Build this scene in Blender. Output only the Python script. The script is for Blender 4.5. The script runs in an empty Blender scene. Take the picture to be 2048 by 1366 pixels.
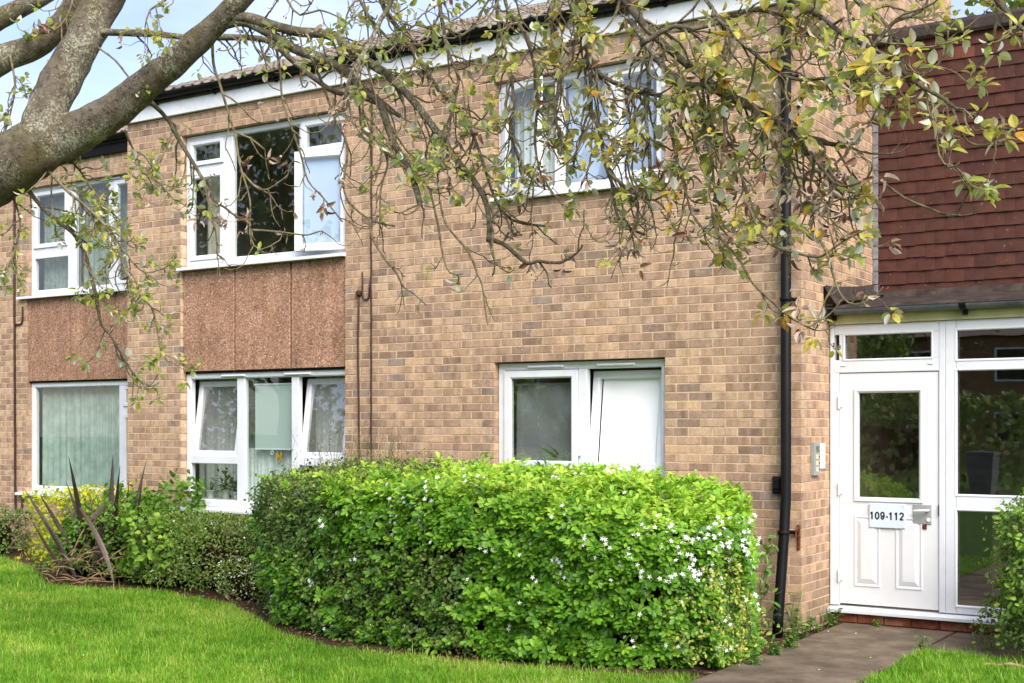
import bpy, math, random
import numpy as np
from mathutils import Vector, Matrix

# ------------------------------------------------------------------ camera, sky, sun, exposure
SC = bpy.context.scene
COL = SC.collection
FPX, HOR = 2600.0, 850.0                       # focal length and horizon row of the 2048 px photograph
TH = math.radians(32.93)                       # the camera looks this far left of the facade normal
CT, ST = math.cos(TH), math.sin(TH)
CAM = Vector((3.757, -10.125, 1.67))
cd = bpy.data.cameras.new('camera'); cam = bpy.data.objects.new('camera', cd); COL.objects.link(cam)
cam.location = CAM; cam.rotation_euler = (math.pi / 2, 0, TH)
cd.sensor_width = 36; cd.lens = 36 * FPX / 2048; cd.shift_y = (HOR - 683) / 2048
cd.clip_end = 2000; cd.clip_start = 0.1
SC.camera = cam
SUN_EL, SUN_AZ = math.radians(42), math.atan2(0.80, -0.60)      # azimuth of the sun measured from +Y towards +X
world = bpy.data.worlds.new('World'); SC.world = world; world.use_nodes = True
wn = world.node_tree.nodes; wl = world.node_tree.links; wn.clear()
sky = wn.new('ShaderNodeTexSky'); sky.sky_type = 'NISHITA'; sky.sun_disc = False
sky.sun_elevation = SUN_EL; sky.sun_rotation = SUN_AZ; sky.air_density = 1.0; sky.dust_density = .7; sky.ozone_density = 2.5
tc = wn.new('ShaderNodeTexCoord'); mp = wn.new('ShaderNodeMapping'); mp.inputs['Scale'].default_value = (1, 1, 3.2)
nz = wn.new('ShaderNodeTexNoise'); nz.inputs['Scale'].default_value = 2.2; nz.inputs['Detail'].default_value = 7; nz.inputs['Roughness'].default_value = 0.55
rp = wn.new('ShaderNodeValToRGB'); rp.color_ramp.elements[0].position = 0.38; rp.color_ramp.elements[1].position = 0.80
rp.color_ramp.elements[0].color = (0, 0, 0, 1); rp.color_ramp.elements[1].color = (.8, .8, .8, 1)
mx = wn.new('ShaderNodeMix'); mx.data_type = 'RGBA'; mx.inputs['B'].default_value = (6.0, 6.3, 6.9, 1)
bg = wn.new('ShaderNodeBackground'); bg.inputs['Strength'].default_value = 0.122
wo = wn.new('ShaderNodeOutputWorld')
wl.new(tc.outputs['Generated'], mp.inputs['Vector']); wl.new(mp.outputs['Vector'], nz.inputs['Vector'])
wl.new(nz.outputs['Fac'], rp.inputs['Fac']); wl.new(rp.outputs['Color'], mx.inputs['Factor'])
tn = wn.new('ShaderNodeMix'); tn.data_type = 'RGBA'; tn.blend_type = 'MULTIPLY'; tn.inputs['Factor'].default_value = 1; tn.inputs['B'].default_value = (1.16, .95, .98, 1)
wl.new(sky.outputs['Color'], tn.inputs['A']); wl.new(tn.outputs['Result'], mx.inputs['A']); wl.new(mx.outputs['Result'], bg.inputs['Color']); wl.new(bg.outputs[0], wo.inputs[0])
sd = bpy.data.lights.new('sun', 'SUN'); sun = bpy.data.objects.new('sun', sd); COL.objects.link(sun)
sd.energy = 3.0; sd.angle = math.radians(45); sd.color = (1.0, 0.95, 0.87)
sdir = Vector((math.sin(SUN_AZ) * math.cos(SUN_EL), math.cos(SUN_AZ) * math.cos(SUN_EL), math.sin(SUN_EL)))
sun.rotation_euler = sdir.to_track_quat('Z', 'Y').to_euler(); sun.location = (6, -8, 14)
vs = SC.view_settings; vs.view_transform = 'Standard'; vs.look = 'None'; vs.gamma = 1; vs.use_curve_mapping = False
vs.exposure = 1.15
SC.render.engine = 'CYCLES'
cy = SC.cycles; cy.use_denoising = True; cy.max_bounces = 8; cy.transparent_max_bounces = 12
cy.diffuse_bounces = 4; cy.glossy_bounces = 4; cy.transmission_bounces = 4; cy.caustics_reflective = False; cy.caustics_refractive = False

rnd = random.Random(7)
npr = np.random.default_rng(11)

def at(px, py, d):
    """a point of the place seen at a photograph pixel, d metres ahead of the camera"""
    q, v = (px - 1024) / FPX, (HOR - py) / FPX
    return Vector((CAM.x + d * (CT * q - ST), CAM.y + d * (ST * q + CT), CAM.z + d * v))
def topx(p):
    dx, dy, dz = p[0] - CAM.x, p[1] - CAM.y, p[2] - CAM.z
    w = -ST * dx + CT * dy
    return 1024 + FPX * (CT * dx + ST * dy) / w, HOR - FPX * dz / w

# ------------------------------------------------------------------ object helpers
def lin(r, g, b):
    f = lambda c: (c / 255 / 12.92) if c / 255 <= 0.04045 else ((c / 255 + 0.055) / 1.055) ** 2.4
    return (f(r), f(g), f(b), 1)
def link(o, parent=None, kind=None):
    COL.objects.link(o); o.color = (0, 0, 0, 1)
    if parent is not None:
        o.parent = parent
        if parent.type == 'EMPTY': o.matrix_parent_inverse = Matrix.Translation(-parent.location)
    if kind: o['kind'] = kind
    return o
def thing(name, loc, label, cat, group=None, kind=None):
    o = bpy.data.objects.new(name, None); COL.objects.link(o); o.location = loc; o.empty_display_size = 0.1
    return tag(o, label, cat, group, kind)
def tag(o, label, cat, group=None, kind=None):
    o['label'] = label; o['category'] = cat
    if group: o['group'] = group
    if kind: o['kind'] = kind
    return o
class MB:
    def __init__(s): s.v = []; s.f = []
    def add(s, vs, fs):
        n = len(s.v); s.v += [tuple(p) for p in vs]; s.f += [tuple(i + n for i in f) for f in fs]; return s
    def box(s, x0, x1, y0, y1, z0, z1):
        return s.add([(x0, y0, z0), (x1, y0, z0), (x1, y1, z0), (x0, y1, z0), (x0, y0, z1), (x1, y0, z1), (x1, y1, z1), (x0, y1, z1)],
                     [(0, 3, 2, 1), (4, 5, 6, 7), (0, 1, 5, 4), (1, 2, 6, 5), (2, 3, 7, 6), (3, 0, 4, 7)])
    def bbox(s, x0, x1, y0, y1, z0, z1, b=0.004):
        """box with chamfered front (-y) edges"""
        x0, x1 = min(x0, x1), max(x0, x1)
        return s.add([(x0, y1, z0), (x1, y1, z0), (x1, y1, z1), (x0, y1, z1), (x0, y0 + b, z0), (x1, y0 + b, z0), (x1, y0 + b, z1), (x0, y0 + b, z1),
                      (x0 + b, y0, z0 + b), (x1 - b, y0, z0 + b), (x1 - b, y0, z1 - b), (x0 + b, y0, z1 - b)],
                     [(0, 3, 2, 1), (8, 9, 10, 11), (4, 5, 9, 8), (5, 6, 10, 9), (6, 7, 11, 10), (7, 4, 8, 11), (0, 1, 5, 4), (1, 2, 6, 5), (2, 3, 7, 6), (3, 0, 4, 7)])
    def frame(s, x0, x1, z0, z1, w, yf, yb, ch=0.012, wb=None):
        """mitred rectangular frame, member width w (bottom wb), front at yf, with a chamfered inner bead"""
        wb = wb or w
        def loop(i, y): return [(x0 + i, y, z0 + i * wb / w), (x1 - i, y, z0 + i * wb / w), (x1 - i, y, z1 - i), (x0 + i, y, z1 - i)]
        L = loop(0, yb) + loop(0, yf + .003) + loop(.003, yf) + loop(w - ch, yf) + loop(w, yf + ch) + loop(w, yb)
        F = []
        for k in range(5):
            for i in range(4):
                j = (i + 1) % 4; F.append((k * 4 + i, k * 4 + j, k * 4 + 4 + j, k * 4 + 4 + i))
        for i in range(4): j = (i + 1) % 4; F.append((20 + i, 20 + j, j, i))
        return s.add(L, F)
    def tube(s, pts, rad, n=8, cap=True):
        pts = [Vector(p) for p in pts]
        if not isinstance(rad, (list, tuple)): rad = [rad] * len(pts)
        t0 = (pts[1] - pts[0]).normalized()
        u = t0.orthogonal().normalized(); base = len(s.v)
        for i, p in enumerate(pts):
            t = (pts[min(i + 1, len(pts) - 1)] - pts[max(i - 1, 0)])
            t = t.normalized() if t.length > 1e-9 else t0
            u = (u - t * u.dot(t)); u = u.normalized() if u.length > 1e-6 else t.orthogonal().normalized()
            v = t.cross(u)
            for k in range(n):
                a = 2 * math.pi * k / n
                s.v.append(tuple(p + (u * math.cos(a) + v * math.sin(a)) * rad[i]))
        for i in range(len(pts) - 1):
            for k in range(n):
                k2 = (k + 1) % n; a = base + i * n
                s.f.append((a + k, a + k2, a + n + k2, a + n + k))
        if cap:
            s.f.append(tuple(base + k for k in reversed(range(n))))
            e = base + (len(pts) - 1) * n; s.f.append(tuple(e + k for k in range(n)))
        return s
    def lathe(s, prof, c=(0, 0, 0), n=16):
        base = len(s.v)
        for r, z in prof:
            for k in range(n):
                a = 2 * math.pi * k / n; s.v.append((c[0] + r * math.cos(a), c[1] + r * math.sin(a), c[2] + z))
        for i in range(len(prof) - 1):
            for k in range(n):
                k2 = (k + 1) % n; a = base + i * n; s.f.append((a + k, a + k2, a + n + k2, a + n + k))
        s.f.append(tuple(base + k for k in reversed(range(n))))
        e = base + (len(prof) - 1) * n; s.f.append(tuple(e + k for k in range(n)))
        return s
    def build(s, name, mat, parent=None, smooth=False, kind=None):
        me = bpy.data.meshes.new(name); me.from_pydata(s.v, [], s.f); me.update()
        me.materials.append(mat)
        me.polygons.foreach_set('use_smooth', [bool(smooth)] * len(me.polygons))
        return link(bpy.data.objects.new(name, me), parent, kind)
def fast_mesh(name, V, F, mat, tint=None, smooth=False):
    """mesh from numpy arrays; F is (m,k) with one k for every face"""
    me = bpy.data.meshes.new(name); n, (m, k) = len(V), F.shape
    me.vertices.add(n); me.vertices.foreach_set('co', np.ascontiguousarray(V, dtype=np.float32).ravel())
    me.loops.add(m * k); me.loops.foreach_set('vertex_index', np.ascontiguousarray(F, dtype=np.int32).ravel())
    me.polygons.add(m); me.polygons.foreach_set('loop_start', np.arange(0, m * k, k, dtype=np.int32))
    try: me.polygons.foreach_set('loop_total', np.full(m, k, dtype=np.int32))
    except Exception: pass
    me.polygons.foreach_set('use_smooth', np.full(m, bool(smooth)))
    me.update(calc_edges=True)
    if tint is not None:
        a = me.attributes.new('tint', 'FLOAT', 'POINT'); a.data.foreach_set('value', np.ascontiguousarray(tint, dtype=np.float32))
    me.materials.append(mat)
    return me
def norm(a): return a / np.maximum(np.linalg.norm(a, axis=-1, keepdims=True), 1e-9)
def scatter(name, tmpl, pos, dirs, ups, scale, mat, parent=None, tint=None, width=None, kind='stuff', smooth=False):
    """many copies of a small leaf template joined into one mesh"""
    V, F = tmpl; m, n = len(pos), len(V)
    x = norm(dirs); y = norm(np.cross(ups, x)); z = np.cross(x, y)
    sc = np.asarray(scale).reshape(-1, 1, 1) * np.ones((m, 1, 1)); w = sc if width is None else sc * np.asarray(width).reshape(-1, 1, 1)
    P = pos[:, None, :] + sc * V[None, :, 0:1] * x[:, None, :] + w * V[None, :, 1:2] * y[:, None, :] + sc * V[None, :, 2:3] * z[:, None, :]
    FF = (F[None] + (np.arange(m) * n)[:, None, None]).reshape(-1, F.shape[1])
    t = None if tint is None else np.repeat(tint, n)
    o = bpy.data.objects.new(name, fast_mesh(name, P.reshape(-1, 3), FF, mat, t, smooth))
    return link(o, parent, kind)
def leaf_tmpl(st, hw, fold=.25, curve=.2, wave=0.0):
    """folded, curved leaf: stations along its length, half widths, as triangles"""
    k = len(st); V = []; F = []
    for i, s_ in enumerate(st): V.append((s_, 0, -curve * s_ * s_))
    for sg in (1, -1):
        for i in range(1, k - 1): V.append((st[i] - .02, sg * hw[i], -curve * st[i] ** 2 + fold * hw[i] + wave * math.sin(i * 2.3 + sg)))
    for si, sg in enumerate((1, -1)):
        b = k + si * (k - 2); side = [None] + [b + i for i in range(k - 2)] + [None]
        for i in range(k - 1):
            a, c = i, i + 1; l0, l1 = side[i], side[i + 1]
            tr = []
            if l0 is None: tr = [(a, c, l1)]
            elif l1 is None: tr = [(a, c, l0)]
            else: tr = [(a, c, l1), (a, l1, l0)]
            F += tr if sg > 0 else [t[::-1] for t in tr]
    return np.array(V, float), np.array(F, int)
LEAF_OVATE = leaf_tmpl([0, .18, .42, .68, .88, 1], [0, .22, .31, .27, .14, 0], .30, .22)
LEAF_CURL = leaf_tmpl([0, .18, .42, .68, .88, 1], [0, .16, .2, .18, .1, 0], .95, .55, .05)
LEAF_SMALL = leaf_tmpl([0, .35, .72, 1], [0, .24, .22, 0], .30, .25)
LEAF_LANCE = leaf_tmpl([0, .3, .7, 1], [0, .17, .2, 0], .25, .35)
LEAF_OBOV = leaf_tmpl([0, .35, .72, .92, 1], [0, .11, .22, .13, 0], .25, .30)
LEAF_LOBED = leaf_tmpl([0, .12, .3, .42, .62, .72, 1], [0, .42, .34, .5, .3, .26, 0], .12, .2)
def rand_unit(n):
    return norm(npr.normal(size=(n, 3)))

# ------------------------------------------------------------------ materials
def new_mat(name):
    m = bpy.data.materials.new(name); m.use_nodes = True
    nt = m.node_tree; nt.nodes.clear()
    return m, nt.nodes, nt.links
def N(nodes, t, **kw):
    n = nodes.new(t)
    for k, v in kw.items():
        if k.startswith('i_'): n.inputs[k[2:].replace('_', ' ')].default_value = v
        else: setattr(n, k, v)
    return n
def ramp(nodes, stops, interp='LINEAR'):
    r = nodes.new('ShaderNodeValToRGB'); r.color_ramp.interpolation = interp
    e = r.color_ramp.elements
    while len(e) < len(stops): e.new(0.5)
    for el, (p, c) in zip(e, stops): el.position = p; el.color = c if len(c) == 4 else (*c, 1)
    return r
def mixc(nodes, links, fac, a, b, mode='MIX'):
    m = nodes.new('ShaderNodeMix'); m.data_type = 'RGBA'; m.blend_type = mode
    for s_, v in (('Factor', fac), ('A', a), ('B', b)):
        if isinstance(v, (int, float)): m.inputs[s_].default_value = v
        elif isinstance(v, tuple): m.inputs[s_].default_value = v
        else: links.new(v, m.inputs[s_])
    return m.outputs['Result']
def tintval(nodes, links):
    """per-piece value: the tint attribute of joined pieces plus the object colour of single ones"""
    a = N(nodes, 'ShaderNodeAttribute', attribute_name='tint'); o = nodes.new('ShaderNodeObjectInfo')
    sp = nodes.new('ShaderNodeSeparateColor'); links.new(o.outputs['Color'], sp.inputs[0])
    ad = N(nodes, 'ShaderNodeMath', operation='ADD'); links.new(a.outputs['Fac'], ad.inputs[0]); links.new(sp.outputs[0], ad.inputs[1])
    return ad.outputs[0]
def noise(nodes, links, scale, detail=4, rough=.5, vec=None, stretch=None):
    n = N(nodes, 'ShaderNodeTexNoise', i_Scale=scale, i_Detail=detail, i_Roughness=rough)
    if vec is None:
        g = nodes.new('ShaderNodeNewGeometry'); vec = g.outputs['Position']
    if stretch:
        mpn = nodes.new('ShaderNodeMapping'); mpn.inputs['Scale'].default_value = stretch; links.new(vec, mpn.inputs['Vector']); vec = mpn.outputs['Vector']
    links.new(vec, n.inputs['Vector'])
    return n.outputs['Fac']
def finish(nodes, links, color, rough=.6, spec=.3, bump=None, bstr=.3, bdist=.004, metal=0.0, alpha=None):
    p = nodes.new('ShaderNodeBsdfPrincipled'); o = nodes.new('ShaderNodeOutputMaterial')
    if isinstance(color, tuple): p.inputs['Base Color'].default_value = color
    else: links.new(color, p.inputs['Base Color'])
    if isinstance(rough, (int, float)): p.inputs['Roughness'].default_value = rough
    else: links.new(rough, p.inputs['Roughness'])
    p.inputs['Specular IOR Level'].default_value = spec; p.inputs['Metallic'].default_value = metal
    if bump is not None:
        b = N(nodes, 'ShaderNodeBump', i_Strength=bstr, i_Distance=bdist); links.new(bump, b.inputs['Height']); links.new(b.outputs[0], p.inputs['Normal'])
    links.new(p.outputs[0], o.inputs[0])
    return p
def plain(name, c, rough=.5, spec=.3, var=.12, scale=6, bump=0, bscale=60, metal=0.0, dirt=None):
    m, n, l = new_mat(name)
    f = noise(n, l, scale, 5)
    dark = tuple(x * (1 - var * 2.2) for x in c[:3]) + (1,); lite = tuple(min(1, x * (1 + var)) for x in c[:3]) + (1,)
    r = ramp(n, [(.3, dark), (.7, lite)]); l.new(f, r.inputs['Fac']); colr = r.outputs[0]
    if dirt:
        d = ramp(n, [(.5, (0, 0, 0, 1)), (.75, (1, 1, 1, 1))]); l.new(noise(n, l, 9, 8, .65), d.inputs['Fac'])
        sc_ = N(n, 'ShaderNodeMath', operation='MULTIPLY'); sc_.inputs[1].default_value = dirt[1]; l.new(d.outputs[0], sc_.inputs[0])
        colr = mixc(n, l, sc_.outputs[0], colr, dirt[0])
    b = noise(n, l, bscale, 4) if bump else None
    finish(n, l, colr, rough, spec, b, bump or .3)
    return m
def leafy(name, stops, under=None, trans=.35, rough=.45, spec=.35, spots=None):
    m, n, l = new_mat(name)
    r = ramp(n, stops); l.new(tintval(n, l), r.inputs['Fac']); colr = r.outputs[0]
    v = noise(n, l, 35, 3)
    vr = ramp(n, [(.3, (.72, .72, .72, 1)), (.7, (1.2, 1.2, 1.2, 1))]); l.new(v, vr.inputs['Fac'])
    colr = mixc(n, l, 1.0, colr, vr.outputs[0], 'MULTIPLY')
    if spots:
        sr = ramp(n, [(.54, (0, 0, 0, 1)), (.66, (1, 1, 1, 1))]); l.new(noise(n, l, 22, 4, .6), sr.inputs['Fac'])
        sm = N(n, 'ShaderNodeMath', operation='MULTIPLY'); sm.inputs[1].default_value = .75; l.new(sr.outputs[0], sm.inputs[0])
        colr = mixc(n, l, sm.outputs[0], colr, spots)
    top = colr
    if under:
        g = n.new('ShaderNodeNewGeometry'); colr = mixc(n, l, g.outputs['Backfacing'], colr, under)
    p = n.new('ShaderNodeBsdfPrincipled'); l.new(colr, p.inputs['Base Color']); p.inputs['Roughness'].default_value = rough; p.inputs['Specular IOR Level'].default_value = spec
    t = n.new('ShaderNodeBsdfTranslucent'); l.new(top, t.inputs['Color'])
    ms = n.new('ShaderNodeMixShader'); ms.inputs[0].default_value = trans; l.new(p.outputs[0], ms.inputs[1]); l.new(t.outputs[0], ms.inputs[2])
    o = n.new('ShaderNodeOutputMaterial'); l.new(ms.outputs[0], o.inputs[0])
    return m

def brick_mat():
    m, n, l = new_mat('buff_brick')
    t = tintval(n, l)
    r = ramp(n, [(0, lin(188, 161, 135)), (.18, lin(192, 161, 130)), (.36, lin(182, 153, 129)), (.52, lin(172, 144, 121)), (.66, lin(178, 148, 123)), (.80, lin(158, 132, 113)), (.90, lin(166, 139, 117)), (.97, lin(144, 122, 107)), (1, lin(152, 136, 124))])
    l.new(t, r.inputs['Fac']); c = r.outputs[0]
    g = n.new('ShaderNodeNewGeometry'); cv = n.new('ShaderNodeCombineXYZ'); mu = N(n, 'ShaderNodeMath', operation='MULTIPLY'); mu.inputs[1].default_value = 37.0; l.new(t, mu.inputs[0])
    l.new(mu.outputs[0], cv.inputs[0]); l.new(mu.outputs[0], cv.inputs[1]); av = N(n, 'ShaderNodeVectorMath', operation='ADD'); l.new(g.outputs['Position'], av.inputs[0]); l.new(cv.outputs[0], av.inputs[1])
    k = ramp(n, [(.38, (.74, .72, .70, 1)), (.50, (.97, .97, .97, 1)), (.66, (1.12, 1.10, 1.07, 1))]); l.new(noise(n, l, 10, 2, .5, vec=av.outputs[0], stretch=(1, 1, .12)), k.inputs['Fac']); c = mixc(n, l, 1.0, c, k.outputs[0], 'MULTIPLY')   # kiss marks across each brick
    a = ramp(n, [(.28, (.68, .66, .64, 1)), (.72, (1.2, 1.2, 1.2, 1))]); l.new(noise(n, l, 22, 6, .7), a.inputs['Fac']); c = mixc(n, l, .8, c, a.outputs[0], 'MULTIPLY')
    b = ramp(n, [(.32, (.45, .43, .42, 1)), (.5, (1, 1, 1, 1)), (.66, (1.35, 1.33, 1.3, 1))]); l.new(noise(n, l, 150, 3, .7), b.inputs['Fac']); c = mixc(n, l, .75, c, b.outputs[0], 'MULTIPLY')
    w = ramp(n, [(.58, (0, 0, 0, 1)), (.72, (.65, .65, .65, 1))]); l.new(noise(n, l, 6.5, 7, .75, vec=av.outputs[0]), w.inputs['Fac']); c = mixc(n, l, w.outputs[0], c, lin(190, 182, 170))
    d = ramp(n, [(.58, (0, 0, 0, 1)), (.80, (.55, .55, .55, 1))]); l.new(noise(n, l, 1.1, 4, .6), d.inputs['Fac']); c = mixc(n, l, d.outputs[0], c, lin(124, 100, 80))
    sz = n.new('ShaderNodeSeparateXYZ'); l.new(g.outputs['Position'], sz.inputs[0]); mr = N(n, 'ShaderNodeMapRange'); mr.inputs[1].default_value = .75; mr.inputs[2].default_value = 0; l.new(sz.outputs[2], mr.inputs[0])
    dn = ramp(n, [(.35, (0, 0, 0, 1)), (.65, (.75, .75, .75, 1))]); l.new(noise(n, l, 2.4, 6, .65), dn.inputs['Fac']); dm = N(n, 'ShaderNodeMath', operation='MULTIPLY'); l.new(dn.outputs[0], dm.inputs[0]); l.new(mr.outputs[0], dm.inputs[1]); c = mixc(n, l, dm.outputs[0], c, lin(118, 102, 80))   # damp foot of the wall
    finish(n, l, c, .85, .15, noise(n, l, 130, 5, .7), .6, .005)
    return m
def mortar_mat():
    m, n, l = new_mat('sandy_mortar')
    a = ramp(n, [(.25, lin(176, 152, 124)), (.75, lin(214, 190, 158))]); l.new(noise(n, l, 30, 6, .6), a.inputs['Fac'])
    finish(n, l, a.outputs[0], .95, .1, noise(n, l, 220, 4), .5, .004)
    return m
def panel_mat():
    m, n, l = new_mat('exposed_aggregate')
    g = n.new('ShaderNodeNewGeometry')
    v = N(n, 'ShaderNodeTexVoronoi', i_Scale=70.0); l.new(g.outputs['Position'], v.inputs['Vector'])
    sp = n.new('ShaderNodeSeparateColor'); l.new(v.outputs['Color'], sp.inputs[0])
    r = ramp(n, [(0, lin(116, 88, 72)), (.25, lin(168, 132, 108)), (.5, lin(154, 114, 90)), (.72, lin(186, 152, 128)), (.9, lin(168, 130, 106)), (1, lin(208, 184, 164))]); l.new(sp.outputs[0], r.inputs['Fac'])
    big = ramp(n, [(.3, (.8, .76, .74, 1)), (.7, (1.08, 1.06, 1.04, 1))]); l.new(noise(n, l, 3, 5), big.inputs['Fac'])
    c = mixc(n, l, 1.0, r.outputs[0], big.outputs[0], 'MULTIPLY')
    stv = ramp(n, [(.35, (.74, .71, .70, 1)), (.62, (1.05, 1.05, 1.05, 1))]); l.new(noise(n, l, 1.0, 6, .7, stretch=(9, 9, .9)), stv.inputs['Fac']); c = mixc(n, l, .8, c, stv.outputs[0], 'MULTIPLY')
    inv = N(n, 'ShaderNodeMath', operation='SUBTRACT'); inv.inputs[0].default_value = 1; l.new(v.outputs['Distance'], inv.inputs[1])
    finish(n, l, c, .85, .15, inv.outputs[0], .55, .005)
    return m
def glass_mat(name, ior=1.9, tintc=(.93, .96, .95, 1), haze=0.0, hazec=(.5, .5, .5, 1)):
    m, n, l = new_mat(name)
    tr = n.new('ShaderNodeBsdfTransparent'); tr.inputs[0].default_value = tintc
    gl = n.new('ShaderNodeBsdfGlossy'); gl.inputs['Roughness'].default_value = .01; gl.inputs['Color'].default_value = (.95, .97, 1, 1)
    fr = n.new('ShaderNodeFresnel'); fr.inputs['IOR'].default_value = ior
    b = N(n, 'ShaderNodeBump', i_Strength=.04, i_Distance=.01); l.new(noise(n, l, 2.2, 1), b.inputs['Height']); l.new(b.outputs[0], gl.inputs['Normal'])
    base = tr.outputs[0]
    if haze:
        df = n.new('ShaderNodeBsdfDiffuse'); df.inputs[0].default_value = hazec
        m1 = n.new('ShaderNodeMixShader'); m1.inputs[0].default_value = haze; l.new(tr.outputs[0], m1.inputs[1]); l.new(df.outputs[0], m1.inputs[2]); base = m1.outputs[0]
    ge = n.new('ShaderNodeNewGeometry'); fm = N(n, 'ShaderNodeMath', operation='MULTIPLY'); iv = N(n, 'ShaderNodeMath', operation='SUBTRACT'); iv.inputs[0].default_value = 1
    l.new(ge.outputs['Backfacing'], iv.inputs[1]); l.new(fr.outputs[0], fm.inputs[0]); l.new(iv.outputs[0], fm.inputs[1])       # only the outer face mirrors
    ms = n.new('ShaderNodeMixShader'); l.new(fm.outputs[0], ms.inputs[0]); l.new(base, ms.inputs[1]); l.new(gl.outputs[0], ms.inputs[2])
    o = n.new('ShaderNodeOutputMaterial'); l.new(ms.outputs[0], o.inputs[0])
    return m
def bark_mat():
    m, n, l = new_mat('lichened_bark')
    r = ramp(n, [(.25, lin(76, 67, 57)), (.5, lin(116, 106, 91)), (.75, lin(150, 140, 122))]); l.new(noise(n, l, 18, 8, .7), r.inputs['Fac']); c = r.outputs[0]
    g = ramp(n, [(.47, (0, 0, 0, 1)), (.64, (.6, .6, .6, 1))]); l.new(noise(n, l, 3.6, 6, .65), g.inputs['Fac']); c = mixc(n, l, g.outputs[0], c, lin(100, 92, 48))
    f = noise(n, l, 60, 6, .75); pt = noise(n, l, 2.6, 4, .6); ad = N(n, 'ShaderNodeMath', operation='MULTIPLY'); l.new(f, ad.inputs[0]); l.new(pt, ad.inputs[1])
    w = ramp(n, [(.285, (0, 0, 0, 1)), (.345, (.9, .9, .9, 1))]); l.new(ad.outputs[0], w.inputs['Fac']); c = mixc(n, l, w.outputs[0], c, lin(186, 186, 158))
    w2 = ramp(n, [(.58, (0, 0, 0, 1)), (.64, (.65, .65, .65, 1))]); l.new(noise(n, l, 11, 9, .8), w2.inputs['Fac']); c = mixc(n, l, w2.outputs[0], c, lin(150, 156, 136))
    k = ramp(n, [(.56, (0, 0, 0, 1)), (.64, (.8, .8, .8, 1))]); l.new(noise(n, l, 26, 6, .7), k.inputs['Fac']); c = mixc(n, l, k.outputs[0], c, lin(60, 50, 38))
    finish(n, l, c, .92, .12, noise(n, l, 55, 9, .75), 1.0, .03)
    return m
def tile_mat(name, stops, spots):
    m, n, l = new_mat(name)
    r = ramp(n, stops); l.new(tintval(n, l), r.inputs['Fac']); c = r.outputs[0]
    a = ramp(n, [(.3, (.72, .72, .74, 1)), (.7, (1.15, 1.12, 1.1, 1))]); l.new(noise(n, l, 13, 5, .6), a.inputs['Fac']); c = mixc(n, l, 1.0, c, a.outputs[0], 'MULTIPLY')
    w = ramp(n, [(.68, (0, 0, 0, 1)), (.74, (.8, .8, .8, 1))]); l.new(noise(n, l, 30, 4, .6), w.inputs['Fac']); c = mixc(n, l, w.outputs[0], c, spots)
    finish(n, l, c, .75, .2, noise(n, l, 120, 4), .35, .003)
    return m
M = {}
M['brick'] = brick_mat(); M['mortar'] = mortar_mat(); M['panel'] = panel_mat(); M['bark'] = bark_mat()
M['upvc'] = plain('white_upvc', (.70, .72, .745, 1), .32, .4, .03, 3, dirt=(lin(176, 178, 150), .22))
M['upvc_stain'] = plain('algae_stained_board', lin(190, 188, 140), .6, .2, .12, 5)
M['door'] = plain('white_door_paint', (.71, .725, .73, 1), .38, .4, .03, 3, dirt=(lin(205, 203, 186), .3))
M['fascia'] = plain('white_fascia', (.76, .78, .79, 1), .4, .35, .04, 3, dirt=(lin(160, 160, 130), .3))
M['black'] = plain('black_plastic', (.008, .008, .008, 1), .5, .12, .2, 4)
M['grey_gutter'] = plain('weathered_gutter', lin(92, 96, 98), .5, .4, .2, 7)
M['felt'] = plain('roofing_felt', lin(58, 49, 46), .85, .2, .25, 8, .5, 90, dirt=(lin(96, 88, 70), .5))
M['lead'] = plain('lead_flashing', lin(132, 130, 132), .6, .4, .2, 14, .4)
M['cable'] = plain('brown_cable', lin(62, 42, 32), .6, .3, .2, 8)
M['rust'] = plain('rusty_iron', lin(112, 62, 40), .85, .2, .3, 40, .5)
M['steel'] = plain('brushed_steel', lin(146, 150, 146), .45, .4, .05, 8, metal=.2)
M['chrome'] = plain('chrome_lever', (.8, .8, .8, 1), .15, .5, .02, 8, metal=1.0)
M['plate'] = plain('pale_blue_plate', lin(205, 216, 226), .35, .4, .02, 3)
M['ink'] = plain('black_lettering', (.012, .012, .014, 1), .5, .3, .05, 4)
M['greyink'] = plain('grey_lettering', lin(120, 122, 128), .5, .3, .05, 4)
M['cream'] = plain('cream_label', lin(214, 196, 150), .5, .3, .05, 4)
M['hung'] = tile_mat('red_clay_tile', [(0, lin(80, 49, 40)), (.3, lin(71, 45, 38)), (.6, lin(84, 51, 41)), (.85, lin(74, 47, 39)), (1, lin(112, 66, 52))], lin(168, 150, 138))
M['rooft'] = tile_mat('weathered_roof_tile', [(0, lin(128, 118, 107)), (.5, lin(144, 133, 120)), (1, lin(110, 101, 92))], lin(168, 160, 148))
M['slab'] = plain('paving_slab', lin(112, 99, 84), .9, .15, .22, 3.5, .5, 90, dirt=(lin(72, 62, 50), .7))
M['soil'] = plain('bare_soil', lin(72, 54, 40), .95, .1, .35, 22, .8, 30, dirt=(lin(120, 96, 70), .6))
M['turf'] = plain('lawn_turf', lin(62, 92, 26), .95, .1, .3, 14, .6, 50)
M['redplinth'] = plain('red_brick_plinth', lin(126, 72, 52), .85, .15, .25, 9, .5, 120, dirt=(lin(120, 112, 90), .8))
M['glass'] = glass_mat('window_glass', 1.75)
M['glass_door'] = glass_mat('entrance_glass', 2.7)
M['glass_clear'] = glass_mat('clear_glass', 1.3, (1, 1, 1, 1))
M['glass_sky'] = glass_mat('coated_glass', 2.3)
M['glass_hazy'] = glass_mat('hazy_glass', 2.2, (.95, .96, .96, 1), .09, (.72, .72, .7, 1))  # small pale diffuse share mixed into the pane
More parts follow.
